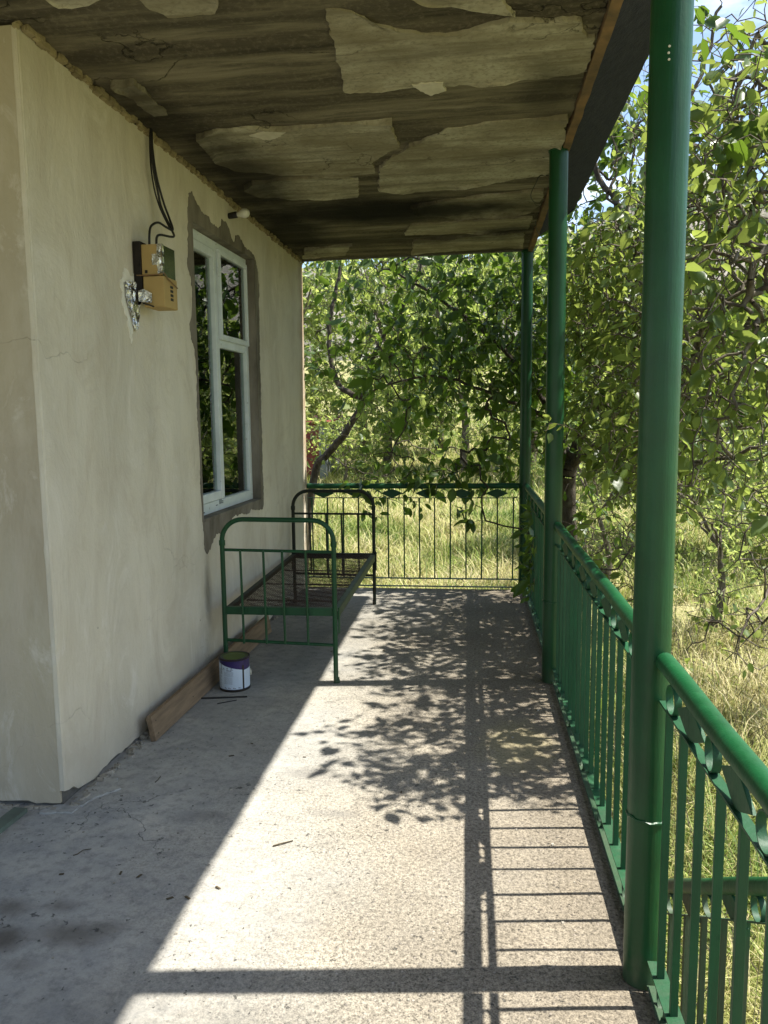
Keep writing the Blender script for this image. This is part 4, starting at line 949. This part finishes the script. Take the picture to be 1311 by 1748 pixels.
def tubes(P0, P1, R0, R1, k):
    N = len(P0); D = norm(P1-P0); a = np.where(np.abs(D[:, 2:3]) < .9, np.array([[0, 0, 1.]]), np.array([[1., 0, 0]]))
    U = norm(np.cross(D, a)); Wv = np.cross(D, U); an = np.arange(k)*2*PI/k
    ring = U[:, None]*np.cos(an)[None, :, None]+Wv[:, None]*np.sin(an)[None, :, None]
    e = (P1-P0)*.04
    V = np.concatenate([(P0-e)[:, None]+ring*R0[:, None, None], (P1+e)[:, None]+ring*R1[:, None, None]], 1)
    i = np.arange(k); q = np.stack([i, (i+1) % k, k+(i+1) % k, k+i], 1)
    return V.reshape(-1, 3), (q[None]+(np.arange(N)*2*k)[:, None, None]).reshape(-1, 4)
class Tree:
    def __init__(s, seed): s.P = []; s.par = []; s.rmin = []; s.leafy = []; s.rng = np.random.default_rng(seed); s.tips = []
    def node(s, p, par, r=0.0, leafy=False): s.P.append(np.array(p, float)); s.par.append(par); s.rmin.append(r); s.leafy.append(leafy); return len(s.P)-1
    def limb(s, pts, r0, r1, par=None, step=.13, wob=.02):
        pts = [np.array(p, float) for p in pts]; last = par
        if par is None: last = s.node(pts[0], -1, r0)
        tot = sum(np.linalg.norm(pts[i+1]-pts[i]) for i in range(len(pts)-1)); acc = 0
        sp = spl(pts, 6); sp = [np.array(v) for v in sp]
        for i in range(1, len(sp)):
            l = np.linalg.norm(sp[i]-sp[i-1]); acc += l
            last = s.node(sp[i]+s.rng.normal(0, wob*.4, 3), last, r0+(r1-r0)*min(1, acc/tot))
        return last
    def near(s, p):
        A = np.array(s.P); return int(np.argmin(((A-p)**2).sum(1)))
    def grow(s, T, LF, minpar=None):
        A = np.zeros((len(s.P)+len(T)*14+10, 3)); A[:len(s.P)] = s.P; n = len(s.P)
        base = np.array(s.P); d0 = np.array([((base-t)**2).sum(1).min() for t in T]); order = np.argsort(d0)
        for ti in order:
            t = T[ti]; dd = A[:n]-t; w = (dd**2).sum(1)
            j = int(np.argmin(w)); a = A[j].copy(); d = t-a; Ld = np.linalg.norm(d)
            if Ld < .05: continue
            k = int(min(12, max(2, round(Ld/.085)))); side = s.rng.normal(0, 1, 3); side -= side.dot(d)*d/(Ld*Ld); side *= .16*Ld/ (np.linalg.norm(side)+1e-6)
            prev = j
            for i in range(1, k+1):
                f = i/k; p = a+d*f+side*math.sin(PI*f)+s.rng.normal(0, .008, 3); p[2] += -.05*Ld*f*f+.05*Ld*math.sin(PI*f)
                prev = s.node(p, prev, 0.0, bool(LF[ti]) and f > .5); A[n] = p; n += 1
            s.tips.append(prev)
    def radii(s, rt=.0022, ex=2.4):
        n = len(s.P); r = np.zeros(n); ch = np.zeros(n)
        for i in range(n-1, -1, -1):
            v = max(rt**ex, ch[i]); r[i] = max(v**(1/ex), s.rmin[i])
            if s.rmin[i] > 0: r[i] = s.rmin[i]
            if s.par[i] >= 0: ch[s.par[i]] += min(v, (.03)**ex)
        return r
    def build(s, root, bark, leafmat, size, per_node=1.6, tmpl=LEAF_HI, droop=.5, rt=.0022, tone=(.5, .25), keep=None):
        P = np.array(s.P); par = np.array(s.par); r = s.radii(rt); m = par >= 0; I = np.where(m)[0]
        big = I[r[I] > .02]; small = I[(r[I] <= .02) & (r[I] > .006)]; tiny = I[r[I] <= .006]
        Vs, Fs, o = [], [], 0
        for idx, k in ((big, 9), (small, 5), (tiny, 3)):
            if len(idx) == 0: continue
            r0 = np.minimum(r[par[idx]], np.maximum(r[idx]*1.35, .002)); V, Q = tubes(P[par[idx]], P[idx], r0, r[idx], k); Vs.append(V); Fs.append(Q+o); o += len(V)
        off = np.array(root.location)
        me = np_mesh('trunk', np.concatenate(Vs)-off, np.concatenate(Fs), bark, quads=True); link_mesh('trunk', me, root)
        rng = s.rng; L = np.where(np.array(s.leafy))[0]
        if len(L) == 0: return
        cnt = rng.poisson(per_node, len(L)); idx = np.repeat(L, cnt)
        d = norm(P[idx]-P[par[idx]]); rnd = rng.normal(0, 1, (len(idx), 3)); D = norm(d*.55+norm(rnd)*.9+np.array([0, 0, -droop])*rng.uniform(.2, 1.6, (len(idx), 1)))
        pos = P[idx]+norm(rnd)*rng.uniform(.004, .03, (len(idx), 1))+rng.normal(0, .012, (len(idx), 3))
        if keep is not None: kk = keep(pos); pos, D = pos[kk], D[kk]
        V, Fc = leaves(pos, D, size, tmpl, rng); nv = len(tmpl[0])
        t = np.repeat(np.clip(rng.normal(tone[0], tone[1], len(pos)), 0, 1), nv)
        me = np_mesh('crown', V-off, Fc, leafmat, tone=t); link_mesh('crown', me, root)
        return len(pos)
def ell(rng, c, r, n, shell=.0):
    v = norm(rng.normal(0, 1, (n, 3))); q = rng.uniform(shell, 1, (n, 1))**(1/2.2); return np.array(c)+v*q*np.array(r)
def A3(v): return (v.x, v.y, v.z)

def allowed(P, rng, inside=False, thin=.7, thin_y=4.35):
    x, y, z = P[:, 0], P[:, 1], P[:, 2]
    ok = (y > 2.6)
    if not inside: ok &= ~((x < .66) & (y < 7.33) & (z < 3.4))
    ok &= ~((x < 1.0) & (y < 7.3) & (z > 2.9) & (z < 3.6))
    sx, sy = x-SUNK*z, y-SUNKY*z
    lit = (sx > -.95) & (sx < .55) & (z > 0)
    bound = 3.0+.25*np.sin(sx*7)+.12*np.sin(sx*19)-.1+.5*np.clip(-.35-sx, 0, 1)
    ok &= ~(lit & (sy < bound))
    u_ = rng.uniform(0, 1, len(P))
    ok &= ~(lit & (sy < thin_y) & (u_ > thin))
    ok &= z > -.9
    ok &= ~((x < -1.35) & (y < 7.35))
    return ok
def leaf_keep(pos):
    x, y, z = pos[:, 0], pos[:, 1], pos[:, 2]
    sx, sy = x-SUNK*z, y-SUNKY*z
    bad = (sx > -.95) & (sx < .55) & (z > 0) & (sy < 3.0+.2*np.sin(sx*9)) & (y > 0)
    bad |= (x < -1.5) & (y < 7.25)
    bad |= (y < 2.4)
    return ~bad

# hero plum tree behind the railing -------------------------------------------------
t1 = Tree(21); g = gz(1.0, 7.9)
base = (1.02, 7.75, g)
tip = t1.limb([base, (1.0, 7.75, -.2), (.95, 7.7, .7), A3(on_y(972, 795, 7.6))], .085, .072)
f1_ = t1.limb([t1.P[tip], A3(on_y(1010, 765, 7.4)), A3(on_y(1085, 738, 7.0)), A3(on_y(1160, 715, 6.7)), (2.4, 6.2, 1.9)], .045, .016, par=tip)
f2_ = t1.limb([t1.P[tip], (1.15, 7.6, 1.6), A3(on_y(1078, 660, 7.4)), A3(on_y(1072, 560, 7.2)), A3(on_y(1090, 460, 7.1))], .055, .034, par=tip)
f3_ = t1.limb([t1.P[f2_], A3(on_y(1084, 400, 7.0)), A3(on_y(1050, 340, 6.9)), A3(on_y(1018, 290, 6.9)), (.85, 6.7, 4.2)], .032, .014, par=f2_)
f4_ = t1.limb([t1.P[f2_], A3(on_y(1092, 350, 7.2)), A3(on_y(1104, 260, 7.2)), (1.6, 7.2, 4.9)], .026, .010, par=f2_)
f5_ = t1.limb([t1.P[tip], (.7, 7.9, 1.75), (.25, 8.1, 2.3), (-.3, 8.2, 2.75), (-.8, 8.2, 3.05)], .036, .012, par=tip)
f6_ = t1.limb([t1.P[tip], (.75, 7.7, 1.5), (.3, 7.75, 1.75), (-.3, 7.7, 1.95), (-.9, 7.75, 1.85)], .026, .008, par=tip)
f9_ = t1.limb([t1.P[tip], (1.3, 7.9, 2.2), (1.5, 8.2, 3.2), (1.6, 8.3, 4.3)], .04, .012, par=tip)
rg = np.random.default_rng(5)
T = []; LF = []
def addt(c, r, n, inside=False, lf=1.0, **k):
    q = ell(rg, c, r, n); q = q[allowed(q, rg, inside, **k)]; T.append(q); LF.append(rg.uniform(0, 1, len(q)) < lf)
addt((.0, 8.1, 2.9), (1.7, .8, .9), 640, lf=.95)
addt((-.25, 7.9, 2.1), (1.3, .6, .8), 620, lf=.95)
addt((.55, 7.75, 1.9), (.6, .5, 1.0), 460)
addt((1.0, 7.9, 3.4), (.9, .8, .9), 220)
addt((1.3, 7.8, 4.4), (1.5, 1.0, .8), 60)
addt((-.1, 7.75, 3.75), (1.3, .35, .35), 170)
addt((1.2, 7.38, 4.0), (1.3, .22, .4), 200)
addt((.85, 7.3, 2.2), (.25, .4, .9), 160)
addt((1.1, 7.4, .4), (.4, .5, .8), 60, lf=.5)
addt((-.25, 7.42, 1.05), (.95, .13, .26), 95, inside=True)
addt((-.45, 7.08, .98), (.75, .10, .16), 40, inside=True)
addt((-.75, 7.40, .75), (.35, .10, .18), 20, inside=True); addt((.02, 7.06, .72), (.15, .08, .16), 10, inside=True)
addt((.52, 6.3, .5), (.10, .45, .42), 60, inside=True)
T.append(np.array([(-1.45, 7.27, 2.1), (-1.42, 7.28, 2.0), (-1.40, 7.3, 2.15), (-1.46, 7.27, 2.2)])); LF.append(np.ones(4, bool))
T = np.concatenate(T); LF = np.concatenate(LF)
plum = empty('plum_tree', base, 'plum tree with leaves coloured as in shade, arching over the far railing and its leafy branches', 'tree', 'orchard trees around the porch')
t1.grow(T, LF)
nl = t1.build(plum, 'bark', 'leaf', .090, 2.1, droop=.65, keep=leaf_keep, tone=(.38, .28))
# its neighbour along the side railing, whose boughs shade the porch floor
t4 = Tree(52); base4 = (1.36, 6.3, gz(1.36, 6.3))
tip = t4.limb([base4, (1.37, 6.3, .0), (1.42, 6.15, 1.0)], .06, .05)
t4.limb([t4.P[tip], (1.6, 5.7, 2.1), (1.5, 5.3, 2.8), (1.45, 4.8, 3.2), (1.5, 4.2, 3.3)], .034, .009, par=tip)
t4.limb([t4.P[tip], (1.4, 5.4, 1.6), (1.25, 4.7, 1.9), (1.2, 4.0, 2.1), (1.2, 3.5, 2.1)], .028, .008, par=tip)
t4.limb([t4.P[tip], (1.5, 6.5, 1.9), (1.3, 6.9, 2.6), (1.2, 7.0, 3.3)], .030, .008, par=tip)
t4.limb([t4.P[tip], (1.9, 6.0, 2.0), (2.1, 5.7, 2.9), (2.2, 5.5, 3.6)], .030, .009, par=tip)
t4.limb([t4.P[tip], (1.7, 6.4, 1.6), (2.3, 6.2, 2.4), (2.9, 6.0, 2.6)], .026, .008, par=tip)
t4.limb([t4.P[tip], (1.3, 5.8, 1.2), (1.5, 5.0, 1.3), (1.9, 4.4, 1.5), (2.3, 4.0, 1.5)], .020, .006, par=tip)
T = []; LF = []
addt((1.2, 6.8, 2.8), (.9, 1.2, .9), 300, lf=.9)
addt((1.4, 5.3, 2.8), (.75, 1.5, 1.1), 520, lf=.92)
addt((1.3, 5.8, 1.7), (.55, 1.5, .9), 480, lf=.85)
addt((1.15, 6.3, .5), (.4, 1.2, .8), 150, lf=.5)
addt((1.9, 6.7, 1.7), (.7, .9, .9), 200, lf=.7)
addt((1.35, 3.95, 2.3), (.55, .85, .9), 460, thin=.95)
addt((1.25, 3.4, 1.9), (.65, .4, .9), 330, thin=1.0)
addt((1.12, 3.75, 2.75), (.3, .6, .35), 130, thin=1.0)
addt((1.1, 5.4, 1.6), (.4, 1.6, .6), 700)
addt((.88, 5.8, 2.45), (.22, 1.3, .42), 420, thin=.9)
addt((1.3, 6.6, 3.9), (.5, .8, .4), 90)
addt((1.2, 6.3, 2.2), (.5, .9, .7), 360)
addt((1.55, 5.9, 2.6), (.7, 1.5, .8), 520)
addt((1.0, 4.2, 1.5), (.35, .9, .45), 200, thin=.9)
T.append(np.array([A3(on_y(936, 716, 4.55)), A3(on_y(926, 735, 4.5)), A3(on_y(1000, 560, 5.6))])); LF.append(np.ones(3, bool))
T = np.concatenate(T); LF = np.concatenate(LF)
side_tree = empty('plum_tree', base4, 'slim trunked orchard tree leaning over the middle side railing and shading the floor', 'tree', 'orchard trees around the porch')
t4.grow(T, LF); t4.build(side_tree, 'twig', 'leaf2', .064, 2.3, droop=.5, rt=.0028, keep=leaf_keep, tone=(.5, .38))

# second tree at the right ---------------------------------------------------------
t2 = Tree(33); base2 = (3.5, 7.2, gz(3.5, 7.2))
tip = t2.limb([base2, (3.45, 7.1, .2), (3.3, 6.9, 1.2)], .10, .075)
a1 = t2.limb([t2.P[tip], (2.9, 6.6, 1.9), A3(on_y(1280, 585, 6.1)), A3(on_y(1215, 600, 6.0)), A3(on_y(1165, 625, 6.0)), A3(on_y(1100, 660, 6.0))], .05, .016, par=tip)
a2_ = t2.limb([t2.P[tip], (3.0, 6.6, 1.5), A3(on_y(1250, 733, 6.2)), A3(on_y(1150, 742, 6.3))], .034, .012, par=tip)
a3_ = t2.limb([t2.P[tip], (3.0, 6.3, 2.6), A3(on_y(1320, 350, 5.6)), A3(on_y(1250, 345, 5.5)), A3(on_y(1170, 335, 5.5))], .042, .010, par=tip)
a4_ = t2.limb([t2.P[tip], (2.7, 6.2, 2.7), A3(on_y(1280, 420, 5.2)), A3(on_y(1240, 250, 5.0)), A3(on_y(1290, 60, 4.8))], .040, .012, par=tip)
a5_ = t2.limb([t2.P[tip], (2.8, 5.9, 1.4), (2.2, 5.2, 1.1), (1.7, 4.5, .7), (1.35, 4.0, .5)], .026, .006, par=tip)
a6_ = t2.limb([t2.P[tip], (2.6, 6.6, 3.2), A3(on_y(1165, 240, 6.5)), A3(on_y(1200, 120, 6.5)), A3(on_y(1230, 10, 6.4))], .036, .012, par=tip)
T = []; LF = []
addt((2.6, 6.2, 2.4), (1.3, 1.2, 1.1), 360, thin=.3)
addt((1.95, 4.9, 3.5), (.65, .9, .95), 110, thin=.35)
addt((2.2, 5.4, 1.9), (.8, .9, .8), 320, thin=.4)
addt((1.75, 4.7, 1.1), (.5, .8, .6), 80, lf=.55, thin=.5)
addt((1.55, 4.5, .45), (.5, .7, .35), 60, lf=.5, thin=.6)
addt((2.0, 6.4, 4.4), (.9, 1.0, .8), 45)
addt((3.3, 7.4, 2.0), (1.2, 1.3, 1.3), 420)
T = np.concatenate(T); LF = np.concatenate(LF)
right_tree = empty('plum_tree', base2, 'broad green orchard tree right of the nearest post with long bare limbs', 'tree', 'orchard trees around the porch')
t2.grow(T, LF); nl = t2.build(right_tree, 'twig', 'leaf2', .062, 1.6, rt=.0030, droop=.45, keep=leaf_keep); print('right leaves', nl)
# spray of large leaves near the upper right
t2b = Tree(8); b2 = (3.05, 4.3, gz(3.05, 4.3))
tp = t2b.limb([b2, (3.0, 4.25, 1.2), (2.6, 4.1, 2.6), (2.1, 3.9, 3.1), A3(on_y(1300, 245, 3.7)), A3(on_y(1240, 215, 3.6))], .035, .006)
T = [np.array([A3(on_y(px, py, yy)) for (px, py, yy) in ((1225,245,3.6),(1240,262,3.5),(1205,240,3.7),(1260,225,3.6),(1290,205,3.6),(1300,330,3.7),(1275,180,3.6),(1310,150,3.6),(1300,80,3.7),(1305,420,3.8),(1290,500,3.9),(1300,600,3.9),(1250,690,4.1),(1300,760,4.0),(1260,560,4.1),(1195,20,4.0),(1200,60,4.1),(1240,30,4.0),(1215,650,4.2))])]
T = np.concatenate(T); LF = np.ones(len(T), bool)
sap = empty('plum_sapling', b2, 'slender sapling with large drooping leaves against the sky at upper right', 'tree', 'orchard trees around the porch')
t2b.grow(T, LF); t2b.build(sap, 'twig', 'leaf', .100, 2.0, droop=.7, tone=(.6, .3))

# tree behind the end railing at left ----------------------------------------------
t3 = Tree(44); base3 = A3(on_y(505, 900, 9.6)); base3 = (base3[0], 9.6, gz(base3[0], 9.6))
tip = t3.limb([base3, A3(on_y(534, 825, 9.5)), A3(on_y(560, 775, 9.5)), A3(on_y(590, 738, 9.4)), (-1.2, 9.4, 1.8)], .062, .04, wob=.01)
c1 = t3.limb([t3.P[tip], A3(on_y(640, 600, 9.4)), A3(on_y(690, 520, 9.3)), A3(on_y(720, 450, 9.3)), (-.3, 9.2, 4.2)], .03, .010, par=tip)
c2 = t3.limb([t3.P[tip], A3(on_y(580, 660, 9.5)), A3(on_y(561, 590, 9.5)), A3(on_y(568, 520, 9.5)), A3(on_y(580, 460, 9.5)), (-1.5, 9.5, 4.4)], .036, .012, par=tip)
k_ = t3.near(np.array(A3(on_y(560, 775, 9.5))))
c3 = t3.limb([t3.P[k_], A3(on_y(545, 788, 9.4)), A3(on_y(522, 780, 9.3))], .012, .004, par=k_)
c4 = t3.limb([t3.P[k_], A3(on_y(600, 800, 9.3)), A3(on_y(660, 815, 9.0))], .010, .003, par=k_)
T = []; LF = []
addt((-1.2, 9.4, 3.6), (1.7, .9, 1.3), 230)
addt((-1.3, 9.4, 2.3), (1.1, .8, .9), 150, lf=.8)
addt((-1.6, 9.5, 1.2), (.8, .7, .5), 60, lf=.25)
addt((-.2, 9.0, 1.2), (1.0, .6, .5), 70, lf=.35)
T = np.concatenate(T); LF = np.concatenate(LF)
lt = empty('plum_tree', base3, 'leaning dark trunked tree behind the left end of the back railing', 'tree', 'orchard trees around the porch')
t3.grow(T, LF); t3.build(lt, 'bark', 'leaf2', .080, 1.5, droop=.45)

# orchard and thicket farther off --------------------------------------------------
def far_tree(x, y, h, rad, n, label, seed, mat='leaf3', size=.10, low=.25, per=2.3, group='trees beyond the meadow', grp_name='orchard_tree'):
    t = Tree(seed); g = gz(x, y); rr = np.random.default_rng(seed)
    tip = t.limb([(x, y, g), (x+.1, y, g+h*.2), (x+rr.uniform(-.2, .2), y, g+h*.42)], .03*h/2+.03, .02*h/2)
    for k in range(5):
        a = rr.uniform(0, 2*PI); q = np.array((x+math.cos(a)*rad*.6, y+math.sin(a)*rad*.6, g+h*rr.uniform(.55, .92)))
        m_ = (t.P[tip]+q)/2+np.array((0, 0, .15)); t.limb([t.P[tip], m_, q], .035*h/5, .012, par=tip)
    TT = []
    for k in range(7):
        a = rr.uniform(0, 2*PI); d = rr.uniform(.1, .62)*rad
        c = (x+math.cos(a)*d, y+math.sin(a)*d, g+h*rr.uniform(low+.12, .85)); TT.append(ell(rr, c, (rad*.55, rad*.55, h*.2), n//7, .3))
    TT = np.concatenate(TT); TT = TT[TT[:, 2] > g+h*low*.6]
    root = empty(grp_name, (x, y, g), label, 'tree' if 'shrub' not in grp_name else 'shrub', group)
    t.grow(TT, np.ones(len(TT), bool)); t.build(root, 'twig', mat, size, per, tmpl=LEAF_LO, droop=.2, rt=.003, tone=(.55, .28))
FT = [(-5.6, 24, 8.0, 2.7, 'bright round tree just past the house corner'), (-2.7, 26, 8.4, 2.7, 'sunlit tree straight behind the leaning dark trunk'), (-.2, 25, 7.6, 2.6, 'sunlit tree in the middle of the view over the back railing'), (2.1, 27, 7.6, 2.6, 'sunlit tree behind the far corner post'),
      (4.3, 23, 7.8, 2.7, 'bushy tree between the middle and nearest posts'), (6.6, 20, 6.6, 2.5, 'spreading tree at the right picture edge beyond the limbs'), (-4.2, 31, 10, 3.3, 'tall pale tree behind the bright round tree'), (-1.2, 32, 9.6, 3.2, 'tall pale tree rising in the gap above the meadow'),
      (3.4, 32, 9.0, 3.2, 'tall pale tree behind the far corner post'), (8.6, 27, 6.0, 3.0, 'tall tree rising below the rocky hill'), (11.4, 24, 5.8, 2.8, 'far tree at the right below the hill shoulder'), (5.4, 13.5, 4.6, 1.8, 'small bright tree right of the nearest post beyond the limbs'), (3.0, 14.2, 4.8, 1.7, 'small bright tree seen between the middle and nearest posts'), (-8.6, 22, 7.4, 2.8, 'tree mostly hidden by the house corner beside the red shed')]
for i, (x, y, h, r, lb) in enumerate(FT): far_tree(x, y, h, r, 900, lb, 100+i, size=.11 if y < 19 else .16, low=.04, per=4.6)
SH = [(2.9, 9.6, 2.6, 1.1, 'low tangled shrub behind the middle railing'), (5.2, 9.4, 2.4, 1.3, 'sunny shrub in the grass right of the nearest post'), (1.9, 11.4, 2.8, 1.2, 'leafy shrub under the plum tree behind the corner post'), (-5.6, 19.5, 2.6, 1.1, 'shrub beyond the house corner at the meadow edge'),
      (-3.6, 22.5, 2.4, 1.6, 'far hedge shrub at the left end of the meadow'), (1.0, 23.5, 2.2, 1.6, 'far hedge shrub at the middle of the meadow edge'), (9.5, 16.5, 2.6, 1.6, 'shrub at the far right edge under the trees')]
for i, (x, y, h, r, lb) in enumerate(SH): far_tree(x, y, h, r, 380, lb, 200+i, size=.085 if y < 14 else .12, low=.05, group='shrubs in the garden', grp_name='shrub')

# meadow grass ---------------------------------------------------------------------
def grass():
    rng = np.random.default_rng(77); Ps = []; Hs = []
    def scat(x0, x1, y0, y1, n, h):
        Ps.append(np.stack([rng.uniform(x0, x1, n), rng.uniform(y0, y1, n)], 1)); Hs.append(rng.lognormal(0, .35, n)*h)
    scat(.6, 3.2, .2, 5, 46000, .10); scat(.6, 3.2, .2, 5, 5000, .24); scat(.6, 5.5, 5, 10, 34000, .17); scat(-3.5, .6, 7.3, 11, 40000, .16); scat(-3.5, .6, 7.3, 11, 4000, .28); scat(-4.5, 3.5, 11, 18, 44000, .20); scat(3.2, 9, 4, 18, 26000, .22); scat(-7, 10, 18, 32, 36000, .22); scat(-8, 14, 32, 44, 14000, .4)
    P = np.concatenate(Ps); H = np.concatenate(Hs)
    cl = np.array([noise.noise((p[0]*1.1, p[1]*1.1, 8)) + .6*noise.noise((p[0]*3.7, p[1]*3.7, 2)) for p in P])
    k = rng.uniform(-.7, .9, len(P)) < cl+.55; P, H, cl = P[k], H[k], cl[k]
    N = len(P); z = np.array([gz(p[0], p[1]) for p in P]); H = H*(1+.5*cl)
    a = rng.uniform(0, 2*PI, N); lean = rng.uniform(.3, 1.7, N)*H; d = np.stack([np.cos(a), np.sin(a)], 1); s = np.stack([-d[:, 1], d[:, 0]], 1)
    dist = np.hypot(P[:, 0], P[:, 1]); w = (.0020+.00050*dist)*rng.uniform(.7, 1.4, N)
    V = np.zeros((N, 5, 3))
    V[:, 0, :2] = P-s*w[:, None]; V[:, 1, :2] = P+s*w[:, None]; V[:, 0, 2] = V[:, 1, 2] = z-.02
    m = P+d*(lean*.35)[:, None]; V[:, 2, :2] = m-s*(w*.7)[:, None]; V[:, 3, :2] = m+s*(w*.7)[:, None]; V[:, 2, 2] = V[:, 3, 2] = z+H*.6
    V[:, 4, :2] = P+d*lean[:, None]; V[:, 4, 2] = z+H*rng.uniform(.75, 1.0, N)
    Fc = (np.array([(0, 1, 3), (0, 3, 2), (2, 3, 4)])[None]+(np.arange(N)*5)[:, None, None]).reshape(-1, 3)
    dry = np.array([noise.noise((p[0]*.55, p[1]*.55, 1)) for p in P]); tone = np.clip(.52+.55*dry+rng.normal(0, .22, N), 0, 1)
    me = np_mesh('grass', V.reshape(-1, 3), Fc, 'grass', tone=np.repeat(tone, 5), smooth=False)
    o = bpy.data.objects.new('grass', me); COL.objects.link(o); tag(o, 'tall dry and green meadow grass growing round the porch', None, None, 'stuff')
    # broad-leaved weeds
    # brown dead stems and seed heads
    n = 2600; Q = np.concatenate([np.stack([rng.uniform(.7, 4.5, n), rng.uniform(.5, 9, n)], 1), np.stack([rng.uniform(-4, 4, n), rng.uniform(7.4, 20, n)], 1)])
    zz = np.array([gz(p[0], p[1]) for p in Q]); hh = rng.uniform(.12, .6, len(Q)); tl = rng.normal(0, .35, (len(Q), 2))*hh[:, None]
    P0 = np.column_stack([Q, zz-.02]); P1 = np.column_stack([Q+tl, zz+hh]); r_ = rng.uniform(.0012, .0035, len(Q))
    V, Fq = tubes(P0, P1, r_, r_*.5, 3); me = np_mesh('dead_stems', V, Fq, 'twig', quads=True)
    o = bpy.data.objects.new('dead_stems', me); COL.objects.link(o); tag(o, 'dry brown dead stems standing and leaning in the grass', None, None, 'stuff')
    n = 22000; P = np.concatenate([np.stack([rng.uniform(.6, 3.0, n), rng.uniform(.4, 6, n)], 1), np.stack([rng.uniform(-3, 6, n), rng.uniform(7.3, 14, n)], 1)])
    cl = np.array([noise.noise((p[0]*1.6+9, p[1]*1.6, 4)) for p in P]); P = P[cl > .05]; N = len(P)
    z = np.array([gz(p[0], p[1]) for p in P])+rng.uniform(.01, .16, N); pos = np.column_stack([P, z]); D = np.column_stack([rng.normal(0, 1, (N, 2)), rng.normal(.3, .4, N)])
    V, Fc = leaves(pos, D, .042, LEAF_LO, rng); me = np_mesh('weeds', V, Fc, 'leaf3', tone=np.repeat(rng.uniform(0, 1, N), 4))
    o = bpy.data.objects.new('weeds', me); COL.objects.link(o); tag(o, 'low broad leaved weeds among the grass', None, None, 'stuff')
grass()
